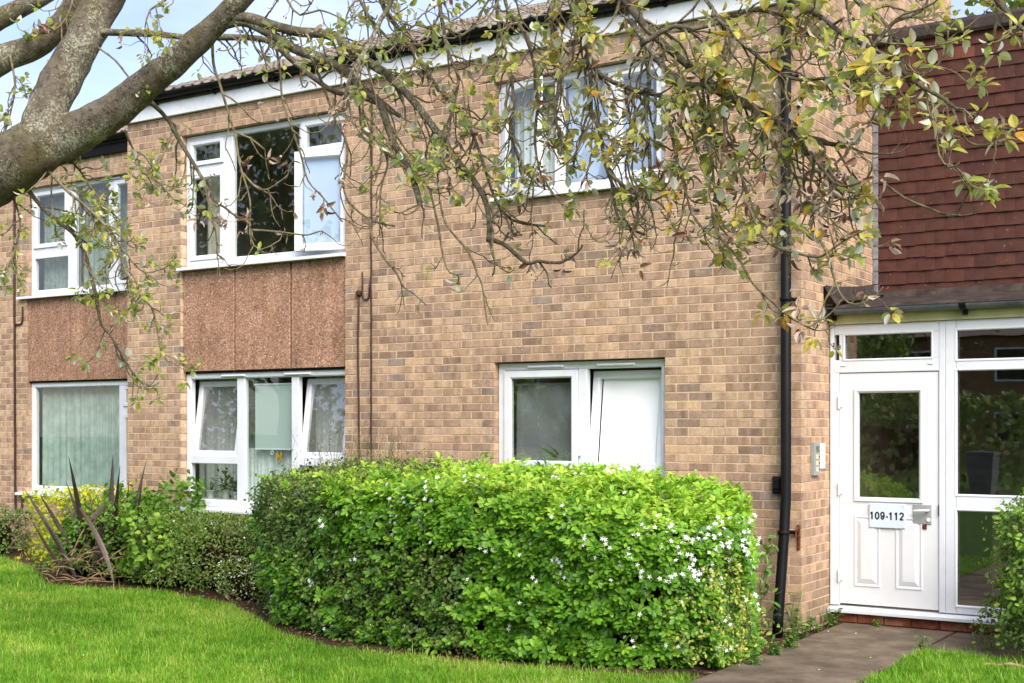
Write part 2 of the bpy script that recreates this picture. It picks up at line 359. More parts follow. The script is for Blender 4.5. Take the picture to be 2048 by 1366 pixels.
M['room'] = plain('dim_room_wall', lin(168, 162, 150), .9, .1, .1, 2)
M['lobby'] = plain('lobby_wall', lin(150, 130, 108), .9, .1, .15, 5)
M['dark'] = plain('dark_void', (.02, .02, .02, 1), .9, .1, .1, 3)
M['sheer'] = plain('green_grey_curtain', lin(168, 182, 172), .9, .1, .12, 8)
M['net'] = plain('net_curtain', lin(214, 220, 214), .9, .1, .08, 30)
M['beige'] = plain('beige_curtain', lin(196, 188, 170), .9, .1, .12, 8)
M['sky_tone'] = plain('painted_sky_reflection', lin(196, 208, 236), .7, .2, .02, 3)  # colour of the sheets that paint the sky's reflection behind the panes
M['whiteblind'] = plain('white_roller_blind', (.9, .91, .92, 1), .7, .2, .02, 2)
M['mesh_cloth'] = plain('green_mesh_cloth', lin(186, 200, 192), .8, .1, .08, 160)
M['dullnet'] = plain('dull_curtain', lin(142, 150, 136), .9, .1, .15, 14)
M['yellow'] = plain('yellow_ornament', lin(196, 152, 44), .5, .3, .1, 20)
M['pot'] = plain('white_pot', lin(206, 206, 196), .5, .3, .06, 8)
M['redpot'] = plain('red_pot', lin(168, 74, 70), .5, .3, .06, 8)
M['twig'] = plain('twig_bark', lin(122, 110, 86), .85, .15, .3, 30, .4, 60, dirt=(lin(112, 110, 66), .8))
M['dead'] = plain('dead_stalk', lin(150, 122, 92), .9, .1, .3, 20)
M['stick'] = plain('dead_stick', lin(166, 138, 108), .9, .1, .25, 25, .5, 60)
M['core'] = plain('shade_dark_core', lin(42, 36, 22), .95, .05, .4, 20, .8, 25)  # solid filler, the shade inside the foliage put into its colour
M['flower'] = plain('white_petal', (.82, .82, .78, 1), .6, .2, .03, 8)
M['tleaf'] = leafy('whitebeam_leaf', [(0, lin(122, 146, 56)), (.35, lin(156, 170, 72)), (.6, lin(184, 184, 88)), (.8, lin(200, 188, 84)), (.92, lin(206, 170, 68)), (1, lin(190, 132, 58))], under=lin(208, 212, 194), trans=.42, spots=lin(150, 100, 40))
M['bleaf'] = leafy('withered_leaf', [(0, lin(132, 92, 70)), (.5, lin(158, 122, 98)), (1, lin(112, 72, 52))], under=lin(186, 168, 150), trans=.2, rough=.7)
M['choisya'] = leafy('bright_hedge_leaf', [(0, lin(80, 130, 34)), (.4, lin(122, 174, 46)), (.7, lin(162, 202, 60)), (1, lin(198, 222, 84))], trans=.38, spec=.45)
M['privet'] = leafy('dark_hedge_leaf', [(0, lin(68, 92, 44)), (.5, lin(106, 132, 60)), (.85, lin(138, 156, 78)), (1, lin(170, 164, 92))], trans=.3)
M['ivy'] = leafy('lobed_leaf', [(0, lin(84, 124, 40)), (.5, lin(118, 160, 52)), (1, lin(160, 190, 72))], trans=.38)
M['lowhedge'] = leafy('mixed_low_hedge_leaf', [(0, lin(72, 98, 42)), (.5, lin(106, 136, 56)), (.85, lin(138, 152, 74)), (1, lin(132, 104, 76))], trans=.3)
M['golden'] = leafy('golden_leaf', [(0, lin(150, 176, 40)), (.5, lin(196, 204, 52)), (1, lin(222, 212, 70))], trans=.4)
M['varieg'] = leafy('variegated_leaf', [(0, lin(96, 132, 48)), (.45, lin(150, 170, 66)), (.75, lin(196, 196, 92)), (1, lin(218, 208, 120))], trans=.35)
M['phorm'] = leafy('purple_sword_leaf', [(0, lin(52, 43, 40)), (.5, lin(72, 61, 55)), (1, lin(112, 98, 86))], trans=.12, rough=.4)
M['grass'] = leafy('grass_blade', [(0, lin(84, 134, 26)), (.45, lin(120, 170, 38)), (.75, lin(156, 194, 60)), (1, lin(198, 194, 112))], trans=.4, rough=.5)
M['weed'] = leafy('weed_leaf', [(0, lin(76, 118, 48)), (.5, lin(104, 148, 62)), (1, lin(150, 176, 80))], trans=.35)
M['bgleaf'] = leafy('background_leaf', [(0, lin(88, 110, 40)), (.5, lin(136, 150, 56)), (1, lin(186, 176, 66))], trans=.35)
M['carpaint'] = plain('dark_red_car_paint', lin(168, 92, 88), .2, .6, .03, 3)
M['carglass'] = plain('car_glass', (.02, .022, .025, 1), .08, .6, .05, 2)
M['rubber'] = plain('tyre_rubber', (.015, .015, .015, 1), .8, .2, .1, 6)
M['oppbrick'] = plain('far_brick', lin(142, 112, 84), .9, .1, .2, 7)
M['trunk'] = plain('rough_bark', lin(86, 72, 56), .95, .1, .3, 10, .8, 20)

# ------------------------------------------------------------------ ground, bed, path
def sheet(name, poly, z, mat, label=None):
    o = MB().add([(x, y, z) for x, y in poly], [tuple(range(len(poly)))]).build(name, mat); o['kind'] = 'structure'; return o
sheet('ground', [(-150, -150), (150, -150), (150, 150), (-150, 150)], -.034, M['turf'])
sheet('flower_bed', [(-14, 1.1), (-12, .75), (-9.4, -.32), (-7.7, -1.35), (-6.9, -1.3), (-6.2, -1.1), (-5.0, -1.42), (-4.2, -1.95), (-3.45, -2.42), (-2.7, -2.68), (-2.0, -2.66), (-.6, -2.48), (.10, -2.2), (.16, -1.3), (.12, .1), (.12, 1.1)], -.02, M['soil'])
path = sheet('path', [(.12, -9), (1.06, -9), (1.06, -.37), (2.6, -.37), (2.6, .72), (.10, .72)], -.026, M['soil'])
slab_j = [.70, -.37, -1.62, -2.52, -3.42, -4.32, -5.22, -6.12, -7.02, -7.92, -8.82]
slabs = [(.125, 1.045, slab_j[i + 1], slab_j[i]) for i in range(10)] + [(1.06, 1.80, -.36, .70), (1.81, 2.58, -.36, .70)]
for x0, x1, y0, y1 in slabs:
    b = MB(); j = rnd.uniform(-.003, .003); e = .006
    v = [(x0 + e, y0 + e, -.05), (x1 - e, y0 + e, -.05), (x1 - e, y1 - e, -.05), (x0 + e, y1 - e, -.05)]
    t1 = [(a, c_, -.006 + j) for a, c_, _ in v]; t2 = [(x0 + 2 * e, y0 + 2 * e, j), (x1 - 2 * e, y0 + 2 * e, j), (x1 - 2 * e, y1 - 2 * e, j), (x0 + 2 * e, y1 - 2 * e, j)]
    b.add(v + t1 + t2, [(8, 9, 10, 11)] + [(a, (a + 1) % 4, 4 + (a + 1) % 4, 4 + a) for a in range(4)] + [(4 + a, 4 + (a + 1) % 4, 8 + (a + 1) % 4, 8 + a) for a in range(4)])
    b.build('paving_slab', M['slab'], path)

# ------------------------------------------------------------------ brick walls
def cells(u0, u1, z0, z1, op):
    us = sorted({u0, u1, *[min(max(a, u0), u1) for o in op for a in o[:2]]}); zs = sorted({z0, z1, *[min(max(a, z0), z1) for o in op for a in o[2:]]})
    for i in range(len(us) - 1):
        for k in range(len(zs) - 1):
            cu, cz = (us[i] + us[i + 1]) / 2, (zs[k] + zs[k + 1]) / 2
            if not any(o[0] < cu < o[1] and o[2] < cz < o[3] for o in op): yield us[i], us[i + 1], zs[k], zs[k + 1]
BR = .1025
def brick_pieces(u0, u1, z0, z1, op, first, keep=None):
    """stretcher bond laid leftwards or rightwards from the corner u=0; first(k) is where course k starts"""
    out = []
    for k in range(int(round(z0 / .075)), int(round(z1 / .075))):
        za, zb = k * .075 + .005, k * .075 + .07
        s_ = first(k); d = -1 if u1 <= 0.001 else 1
        i = 0
        while True:
            a = s_ + d * (i * .225 + .0); b = a + d * .215; i += 1
            lo, hi = min(a, b), max(a, b)
            if (d < 0 and hi < u0) or (d > 0 and lo > u1): break
            segs = [(max(lo, u0), min(hi, u1))]
            for o in op:
                if o[2] < (za + zb) / 2 < o[3]:
                    ns = []
                    for p, q in segs:
                        if o[1] <= p or o[0] >= q: ns.append((p, q)); continue
                        if o[0] > p: ns.append((p, o[0]))
                        if o[1] < q: ns.append((o[1], q))
                    segs = ns
            for p, q in segs:
                if q - p > .02 and (keep is None or keep((p + q) / 2, zb)): out.append((p, q, za, zb))
    return out
BQ = np.array([(8, 9, 10, 11), (4, 5, 9, 8), (5, 6, 10, 9), (6, 7, 11, 10), (7, 4, 8, 11), (0, 1, 5, 4), (1, 2, 6, 5), (2, 3, 7, 6), (3, 0, 4, 7)])
def brick_verts(x0, x1, z0, z1, y=0.0, b=.002, dep=BR):
    j = lambda: rnd.uniform(-.0014, .0014)
    return [(x0, y + dep, z0), (x1, y + dep, z0), (x1, y + dep, z1), (x0, y + dep, z1), (x0, y + b, z0), (x1, y + b, z0), (x1, y + b, z1), (x0, y + b, z1),
            (x0 + b + j(), y, z0 + b + j()), (x1 - b + j(), y, z0 + b + j()), (x1 - b + j(), y, z1 - b + j()), (x0 + b + j(), y, z1 - b + j())]
BRICK_ME = []
for q in range(6):
    me = bpy.data.meshes.new('brick'); me.from_pydata(brick_verts(-.1075, .1075, -.0325, .0325), [], [tuple(f) for f in BQ]); me.update(); me.materials.append(M['brick']); BRICK_ME.append(me)
def lay(wall, pieces, place, single=None):
    """bricks for which single() holds become objects of their own, the rest one joined mesh"""
    V, F, T = [], [], []
    for p, q, za, zb in pieces:
        t = rnd.random(); dy = rnd.uniform(-.0015, .0015); rot = rnd.gauss(0, .003)
        if single and single(p, q, za, zb) and q - p > .2:
            o = bpy.data.objects.new('brick', rnd.choice(BRICK_ME)); link(o, wall); o.color = (t, 0, 0, 1)
            o.matrix_basis = place @ Matrix.Translation(((p + q) / 2, dy, (za + zb) / 2)) @ Matrix.Rotation(rot, 4, 'Y')
        else:
            n = len(V); V += [place @ Vector(v) for v in brick_verts(p, q, za + rnd.uniform(-.001, .001), zb + rnd.uniform(-.001, .001), dy)]
            F += [tuple(i + n for i in f) for f in BQ]; T += [t] * 12
    o = bpy.data.objects.new('brick_field', fast_mesh('brick_field', np.array(V), np.array(F), M['brick'], np.array(T)))
    return link(o, wall, 'stuff')
I4 = Matrix.Identity(4)

block = thing('apartment_block', (-4, 2, 0), 'two-storey buff brick block of flats with white windows behind the flowering hedge', 'building')
OPA = (-7.175, -4.815, .75, 4.875); OPB = (-3.0, -1.235, .75, 2.25); OPC = (-3.0, -1.235, 3.75, 4.875)
LEFT = -8.062
mb = MB()
wide = lambda o: (o[0] - .006, o[1] + .006, o[2] - .006, o[3] + .006)
for a, b, c, d in cells(LEFT, -.008, -.05, 5.2, [wide(OPA), wide(OPB), wide(OPC)]): mb.box(a, b, .003, BR, c, d)
wall_f = mb.build('front_wall', M['mortar'], block)
pc = brick_pieces(LEFT, 0, 0, 5.175, [OPA, OPB, OPC], lambda k: -.225 if k % 2 == 0 else -.1125)
lay(wall_f, pc, I4, lambda p, q, a, b: p > -3.25 and 1.2 < a < 3.62)
# side wall with the corner bricks
RT = Matrix.Rotation(math.pi / 2, 4, 'Z')
slope = .402
mb = MB()
for a, b, c, d in ((.008, .74, -.05, 2.75), (.008, 1.95, 2.75, 5.2), (.01, 4.65, 5.2, 5.25), ): mb.box(-BR, -.003, a, b, c, d)
mb.add([(-.003, .01, 5.25), (-.003, 4.65, 5.25), (-.003, 4.65, 5.22 + slope * 4.65), (-BR, .01, 5.25), (-BR, 4.65, 5.25), (-BR, 4.65, 5.22 + slope * 4.65)], [(0, 1, 2), (3, 5, 4), (0, 2, 5, 3), (1, 4, 5, 2)])
wall_s = mb.build('side_wall', M['mortar'], block)
pc = brick_pieces(0, 4.65, 0, 7.0, [(.74, 9, -1, 2.7), (1.95, 9, -1, 5.1)], lambda k: .1125 if k % 2 == 0 else .225, keep=lambda y, z: z < 5.2 + slope * y)
lay(wall_s, pc, RT)
V, F, T = [], [], []
for k in range(0, 69):                              # corner bricks show a face on each wall
    za, zb = k * .075 + .005, k * .075 + .07
    x0, y1 = (-.215, BR) if k % 2 == 0 else (-BR, .215)
    n = len(V); e = rnd.uniform(-.0015, .0015); g = rnd.uniform(-.0015, .0015); h = .004
    V += [(x0, e, za), (-h, e, za), (g, h + e, za), (g, y1, za), (x0, y1, za), (x0, e, zb), (-h, e, zb), (g, h + e, zb), (g, y1, zb), (x0, y1, zb)]
    F += [tuple(i + n for i in f) for f in ((0, 1, 6, 5), (1, 2, 7, 6), (2, 3, 8, 7), (3, 4, 9, 8), (4, 0, 5, 9), (0, 4, 3, 1), (5, 6, 8, 9))]; T += [rnd.random() * .8] * 10
me = bpy.data.meshes.new('corner_bricks'); me.from_pydata(V, [], F); me.update(); me.materials.append(M['brick'])
a_ = me.attributes.new('tint', 'FLOAT', 'POINT'); a_.data.foreach_set('value', T)
link(bpy.data.objects.new('corner_bricks', me), wall_s, 'stuff')

# ------------------------------------------------------------------ windows
def room(parent, x0, x1, y0, y1, z0, z1, mat):
    v = [(x0, y0, z0), (x1, y0, z0), (x1, y1, z0), (x0, y1, z0), (x0, y0, z1), (x1, y0, z1), (x1, y1, z1), (x0, y1, z1)]
    return MB().add(v, [(0, 1, 2, 3), (4, 7, 6, 5), (1, 5, 6, 2), (2, 6, 7, 3), (3, 7, 4, 0)]).build('room', mat, parent)
def pane(win, x0, x1, z0, z1, y, mat='glass', xf=None):
    b = MB(); b.box(x0, x1, y, y + .005, z0, z1); o = b.build('pane', M[mat], win)
    if xf is not None: o.matrix_basis = xf
    return o
def sash(win, x0, x1, z0, z1, yf, w=.055, hinge=None, ang=0, mat='glass', name='sash', back=None):
    """opening light with its glass; hinge 'left'/'right' swings out, 'bottom' tilts in"""
    hx = {'left': x0, 'right': x1}.get(hinge, (x0 + x1) / 2); hz = z0 if hinge == 'bottom' else (z0 + z1) / 2
    a = math.radians(ang)
    R_ = {'left': Matrix.Rotation(-a, 4, 'Z'), 'right': Matrix.Rotation(a, 4, 'Z'), 'bottom': Matrix.Rotation(-a, 4, 'X')}.get(hinge, I4)
    xf = Matrix.Translation((hx, yf, hz)) @ R_
    b = MB().frame(x0 - hx, x1 - hx, z0 - hz, z1 - hz, w, 0, .055, .014)
    o = b.build(name, M['upvc'], win); o.matrix_basis = xf
    pane(win, x0 - hx + w - .004, x1 - hx - w + .004, z0 - hz + w - .004, z1 - hz - w + .004, .022, mat, xf)
    if back:
        p = MB().box(x0 - hx + w + .01, x1 - hx - w + .012, .06, .064, z0 - hz + w - .01, z1 - hz - w + .012).build('blind', M[back], win); p.matrix_basis = xf  # pale blue sheet paints mirrored sky; the white one is a blind
    return xf
def vent(win, x0, x1, z, y):
    b = MB().bbox(x0, x1, y - .034, y - .001, z - .012, z + .012, .008); b.build('trickle_vent', M['upvc'], win)
def sill(win, x0, x1, z, y, out=.055, name='sill'):
    b = MB(); yo = y - .085 - out
    b.add([(x0, yo, z - .032), (x0, yo, z - .004), (x0, yo + .01, z), (x0, y + .01, z + .018), (x0, y + .01, z - .032), (x1, yo, z - .032), (x1, yo, z - .004), (x1, yo + .01, z), (x1, y + .01, z + .018), (x1, y + .01, z - .032)],
          [(0, 1, 6, 5), (1, 2, 7, 6), (2, 3, 8, 7), (3, 4, 9, 8), (4, 0, 5, 9), (4, 3, 2, 1, 0), (5, 6, 7, 8, 9)])
    b.build(name, M['upvc'], win)
def mull(b, x0, x1, z0, z1, yf, d=.06): b.bbox(x0, x1, yf, yf + d, z0, z1, .006)
def curtain(x0, x1, z0, z1, y, mat, label, name='curtain', waves=9, amp=.02, cat='curtain'):
    n = waves * 8; b = MB(); ph = rnd.random() * 6
    for i in range(n + 1):
        u = i / n; yy = y + amp * math.sin(u * waves * 6.283 + ph + 2.2 * math.sin(u * 5.3 + ph) + 1.1 * math.sin(u * 13.7)) * (.6 + .4 * math.sin(u * 9 + ph)) + amp * .4 * math.sin(u * waves * 2.3 * 6.283)
        b.v += [(x0 + (x1 - x0) * u, yy, z0), (x0 + (x1 - x0) * u, yy * .9 + y * .1, z1)]
    b.f = [(2 * i, 2 * i + 2, 2 * i + 3, 2 * i + 1) for i in range(n)]
    return tag(b.build(name, M[mat], None, True), label, cat, 'curtains behind the windows')
YW = .075
# upper left window
b = MB().frame(-7.172, -4.818, 3.425, 4.872, .062, YW, YW + .07, wb=.07)
mull(b, -6.60, -6.46, 3.48, 4.81, YW); mull(b, -5.50, -5.41, 3.48, 4.81, YW); mull(b, -7.11, -6.60, 4.44, 4.54, YW + .003); mull(b, -5.41, -4.88, 4.46, 4.53, YW + .003)
w1 = b.build('window', M['upvc'], block); w1['label'] = 'upper left window, its right casement ajar, beside the overhanging branches'
sash(w1, -7.11, -6.60, 4.54, 4.81, YW - .018, .05); sash(w1, -7.11, -6.60, 3.495, 4.44, YW - .018, .05)
pane(w1, -6.46, -5.50, 3.49, 4.81, YW + .03)
sash(w1, -5.46, -4.86, 4.50, 4.83, YW - .018, .06, mat='glass')
xf = sash(w1, -5.43, -4.84, 3.46, 4.485, YW - .03, .075, 'right', 14, mat='glass_sky', back='sky_tone')  # pale blue sheet behind the glass stands in for reflected sky
h_ = MB(); h_.box(-.52, -.40, .07, .082, -.01, .008); o = h_.build('handle', M['upvc'], w1); o.matrix_basis = xf
sill(w1, -7.19, -4.80, 3.408, YW)
room(block, -7.7, -4.3, .12, 3.2, 2.75, 5.05, M['room'])
curtain(-7.08, -6.62, 3.4, 4.86, .30, 'beige', 'beige curtain at the left side of the upper left window', waves=5)
curtain(-5.44, -4.8, 4.45, 4.9, .34, 'beige', 'short pale curtain behind the top right light of the upper left window', waves=4)
# aggregate panels
for a, c in ((-7.164, -6.395), (-6.371, -5.585), (-5.561, -4.824)):
    MB().bbox(a, c, .022, .09, 2.262, 3.372, .004).build('aggregate_panel', M['panel'], block)
MB().box(-7.17, -4.82, .05, .10, 2.24, 3.38).build('panel_backing', M['dark'], block)
# lower left window
b = MB().frame(-7.172, -4.818, .775, 2.238, .062, YW, YW + .07, wb=.075)
mull(b, -6.40, -6.285, .845, 2.176, YW); mull(b, -5.61, -5.51, .845, 2.176, YW); mull(b, -7.11, -6.40, 1.245, 1.335, YW + .003); mull(b, -5.51, -4.88, 1.245, 1.335, YW + .003)
w2 = b.build('window', M['upvc'], block); w2['label'] = 'lower left window with two tilted sashes and pots on its ledge'
pane(w2, -7.11, -6.40, .85, 1.245, YW + .03); pane(w2, -6.285, -5.61, .85, 2.176, YW + .03); pane(w2, -5.51, -4.88, .85, 1.245, YW + .03)
sash(w2, -7.10, -6.41, 1.33, 2.165, YW + .012, .06, 'bottom', 8, 'glass_hazy'); sash(w2, -5.50, -4.89, 1.33, 2.165, YW + .012, .06, 'bottom', 8, 'glass_hazy')
vent(w2, -6.61, -6.26, 2.205, YW); vent(w2, -5.69, -5.32, 2.205, YW); sill(w2, -7.32, -4.74, .755, YW, .075)
room(block, -7.7, -4.3, .12, 2.6, .4, 2.55, M['room'])
MB().box(-7.15, -4.85, .15, .42, .79, .852).build('window_ledge', M['upvc'], block)
# lower right window
b = MB().frame(-2.997, -1.238, .775, 2.245, .068, YW, YW + .07, wb=.075)
mull(b, -2.135, -2.045, .845, 2.178, YW); mull(b, -2.93, -2.135, 1.19, 1.27, YW + .003); mull(b, -2.045, -1.305, 1.19, 1.27, YW + .003)
w3 = b.build('window', M['upvc'], block); w3['label'] = 'lower right window with a white blind in its tilted right sash'
sash(w3, -2.928, -2.137, 1.27, 2.172, YW - .016, .072, mat='glass_door'); sash(w3, -2.043, -1.305, 1.27, 2.165, YW + .012, .068, 'bottom', 7, 'glass_clear', back='whiteblind')
pane(w3, -2.93, -2.135, .85, 1.19, YW + .03); pane(w3, -2.045, -1.305, .85, 1.19, YW + .03)
vent(w3, -2.66, -2.28, 2.208, YW); vent(w3, -1.93, -1.55, 2.208, YW); sill(w3, -3.03, -1.21, .755, YW, .075)
room(block, -3.4, -.8, .12, 2.6, .4, 2.55, M['room'])
# upper right window
b = MB().frame(-2.997, -1.238, 3.80, 4.872, .062, YW, YW + .07, wb=.07)
mull(b, -2.385, -2.30, 3.86, 4.81, YW); mull(b, -1.83, -1.735, 3.86, 4.81, YW)
w4 = b.build('window', M['upvc'], block); w4['label'] = 'upper right window with its left casement swung open among the branches'
sash(w4, -2.945, -2.385, 3.85, 4.825, YW - .03, .07, 'left', 21, 'glass')
pane(w4, -2.30, -1.83, 3.87, 4.81, YW + .03, 'glass_sky'); sash(w4, -1.74, -1.295, 3.86, 4.815, YW - .018, .055, mat='glass_sky')
sill(w4, -3.01, -1.20, 3.785, YW)
room(block, -3.4, -.8, .12, 2.6, 2.75, 5.05, M['room'])
MB().box(-2.31, -1.80, .2, .204, 3.84, 4.84).build('blind', M['sky_tone'], w4)  # added sheet, sky reflection of the middle pane put into its colour
curtain(-2.96, -2.40, 3.75, 4.86, .30, 'net', 'pale net curtain inside the open casement of the upper right window', waves=6)
MB().box(-1.77, -1.44, .2, .204, 3.84, 4.84).build('blind', M['sky_tone'], w4)  # same painted sky reflection behind the right pane
curtain(-1.47, -1.24, 3.75, 4.86, .26, 'beige', 'beige curtain at the right side of the upper right window', waves=5)
# contents of the lower windows
curtain(-6.55, -5.55, .8, 1.42, .24, 'net', 'half-height net curtain below the mesh cloth in the lower left window', waves=8)
curtain(-5.75, -4.6, .8, 2.2, .62, 'net', 'pale net curtain behind the dark hanging plant', waves=9)
curtain(-7.55, -6.45, .8, 2.2, .60, 'net', 'pale net curtain behind the spider plant', waves=8)
cl = thing('mesh_blind', (-5.9, .16, 1.5), 'pale green mesh roller cloth with ring pull hanging in the lower left window', 'blind')
MB().box(-6.20, -5.66, .150, .153, 1.42, 2.10).build('cloth', M['mesh_cloth'], cl); MB().tube([(-6.21, .152, 2.105), (-5.65, .152, 2.105)], .012).build('roller', M['upvc'], cl)
MB().box(-6.20, -5.66, .146, .157, 1.405, 1.42).build('bottom_bar', M['upvc'], cl)
MB().tube([(-5.955 + .018 * math.cos(a), .15, 1.375 + .024 * math.sin(a)) for a in np.linspace(0, 6.28, 13)], .004, 6).build('ring_pull', M['upvc'], cl)
orn = MB()
for sx in (-1, 1):
    orn.add([(-5.86, .16, 1.33), (-5.86 + sx * .03, .155, 1.385), (-5.86 + sx * .04, .15, 1.35), (-5.86 + sx * .025, .158, 1.27), (-5.86, .17, 1.33), (-5.86 + sx * .03, .165, 1.385), (-5.86 + sx * .04, .16, 1.35), (-5.86 + sx * .025, .168, 1.27)],
            [(0, 1, 2, 3), (7, 6, 5, 4), (0, 4, 5, 1), (1, 5, 6, 2), (2, 6, 7, 3)])
tag(orn.build('ornament', M['yellow']), 'yellow butterfly ornament hanging below the mesh cloth', 'ornament')
sh = thing('plastic_sheet', (-2.5, .17, 1.3), 'clear creased plastic sheet with white ring pull behind the lower right window', 'sheet')
M['film'] = glass_mat('plastic_film', 1.6, (.93, .93, .93, 1), .30, (.80, .80, .79, 1))
nn = 26; b = MB()
for i in range(nn + 1):
    for k in range(nn + 1):
        u, v = i / nn, k / nn
        y = .17 + .012 * math.sin(9 * u + 7 * v) * (v) + .018 * abs(math.sin(5 * (u - .5) + 3.5 * (1 - v))) * v
        b.v.append((-2.86 + .68 * u, y, 1.33 + .72 * v))
b.f = [(i * (nn + 1) + k, (i + 1) * (nn + 1) + k, (i + 1) * (nn + 1) + k + 1, i * (nn + 1) + k + 1) for i in range(nn) for k in range(nn)]
b.build('film', M['film'], sh, True); MB().box(-2.87, -2.17, .165, .175, 1.322, 1.332).build('bottom_bar', M['film'], sh)
MB().box(-2.535, -2.505, .155, .163, 1.30, 1.345).build('ring_pull', M['upvc'], sh)
MB().box(-2.87, -2.17, .165, .175, 2.045, 2.058).build('top_bar', M['film'], sh)
def pot_plant(x, y, z, r, h, mat, label, n, size, spread, hgt, seed, leafm='ivy', tm=LEAF_LANCE, potm='pot', name='potted_plant'):
    t = thing(name, (x, y, z), label, 'plant', 'house plants in the windows')
    MB().lathe([(r * .7, 0), (r * .75, .005), (r, h), (r * 1.06, h), (r * 1.06, h + .012), (r * .9, h + .012), (r * .85, h - .01)], (x, y, z), 14).build('pot', M[potm], t, True)
    d = norm(npr.normal(size=(n, 3)) * [1, 1, .6] + [0, 0, .7]); rr = npr.random((n, 1))
    p = np.array([[x, y, z + h]]) + d * rr * [spread, spread, hgt] + [0, 0, .02]
    scatter('leaves', tm, p, d + rand_unit(n) * .5, np.tile([0, 0, 1.], (n, 1)) + rand_unit(n) * .3, size * (.7 + .6 * npr.random(n)), M[leafm], t, npr.random(n))
    b = MB()
    for i in range(0, n, max(1, n // 10)): b.tube([(x, y, z + h * .8), tuple(p[i])], .003, 4)
    b.build('stems', M['twig'], t)
pot_plant(-7.00, .27, .853, .045, .075, 'pot', 'small bright leafy plant in white pot, leftmost on the window ledge', 22, .07, .07, .16, 1)
pot_plant(-6.78, .28, .853, .055, .085, 'pot', 'bushy dark plant in white pot in the middle of the window ledge', 90, .07, .13, .26, 2, 'privet')
pot_plant(-6.62, .30, .853, .05, .07, 'pot', 'spreading striped plant in white pot on the window ledge', 70, .075, .13, .12, 3, 'lowhedge')
pot_plant(-6.46, .27, .853, .05, .075, 'pot', 'low dark plant in white pot, rightmost on the window ledge', 40, .06, .09, .13, 4, 'privet')
pot_plant(-6.72, .48, 1.62, .055, .09, 'pot', 'hanging spider plant in red pot behind the tilted left sash', 110, .20, .16, .14, 5, 'ivy', leaf_tmpl([0, .3, .7, 1], [0, .05, .04, 0], .2, .9), 'redpot', 'hanging_plant')
pot_plant(-5.08, .48, 1.62, .06, .09, 'pot', 'hanging dark leafy plant behind the tilted right sash', 130, .09, .16, .22, 6, 'privet', LEAF_SMALL, 'redpot', 'hanging_plant')
pot_plant(-2.40, .32, 1.10, .06, .10, 'pot', 'spiky green plant standing inside the lower right window', 26, .34, .08, .10, 7, 'ivy', leaf_tmpl([0, .3, .7, 1], [0, .05, .04, 0], .2, .7))

# ------------------------------------------------------------------ eaves, roof, pipes of the block
def extrude_x(b, prof, x0, x1):
    n = len(prof); b.add([(x0, y, z) for y, z in prof] + [(x1, y, z) for y, z in prof], [(i, (i + 1) % n, n + (i + 1) % n, n + i) for i in range(n)] + [tuple(range(n))[::-1], tuple(range(n, 2 * n))]); return b
def gutter(parent, x0, x1, yc, zt, r, mat, brackets, bm='black'):
    o_ = [(yc + r * math.cos(a), zt + r * math.sin(a)) for a in np.linspace(math.pi, 2 * math.pi, 11)]
    i_ = [(yc + (r - .006) * math.cos(a), zt + (r - .006) * math.sin(a)) for a in np.linspace(2 * math.pi, math.pi, 11)]
    g = extrude_x(MB(), o_ + i_, x0, x1).build('gutter', M[mat], parent)
    for x in brackets:
        bo = [(yc + (r + .008) * math.cos(a), zt + (r + .008) * math.sin(a)) for a in np.linspace(math.pi, 2 * math.pi, 9)]
        bi = [(yc + (r + .001) * math.cos(a), zt + (r + .001) * math.sin(a)) for a in np.linspace(2 * math.pi, math.pi, 9)]
        e = extrude_x(MB(), bo + bi, x - .025, x + .025); e.box(x - .015, x + .015, yc + r - .03, yc + r + .05, zt - r - .04, zt - r + .03); e.build('bracket', M[bm], g)
    return g
MB().bbox(LEFT - .02, .04, -.045, -.015, 5.115, 5.275, .004).build('fascia', M['fascia'], block)
MB().box(LEFT - .01, .03, -.014, .10, 5.18, 5.29).build('soffit', M['fascia'], block)
gutter(block, LEFT - .05, .05, -.105, 5.355, .058, 'black', [-7.5, -6.6, -5.7, -4.8, -3.9, -3.0, -2.1, -1.2, -.3])
PIT = math.atan(slope)
def tile_mesh(name, mat, L=.42, W=.30):
    V, F = [], []; n = 12
    prof = [.004 + .026 * max(0, math.sin(2 * math.pi * (i / n * 2) - .6)) ** 1.0 for i in range(n + 1)]
    for k, (yy, zz) in enumerate(((0, 0), (0, .022), (L, .022))):
        for i in range(n + 1): V.append((-W / 2 + (W - .004) * i / n, yy, (prof[i] if k else prof[i] - .016) + (0 if k < 2 else -.016)))
    for k in range(2):
        for i in range(n): a = k * (n + 1) + i; F.append((a, a + 1, a + n + 2, a + n + 1))
    me = bpy.data.meshes.new(name); me.from_pydata(V, [], F); me.update(); me.materials.append(mat); me.polygons.foreach_set('use_smooth', [i >= n for i in range(len(F))]); return me
RTM = tile_mesh('roof_tile', M['rooft'])
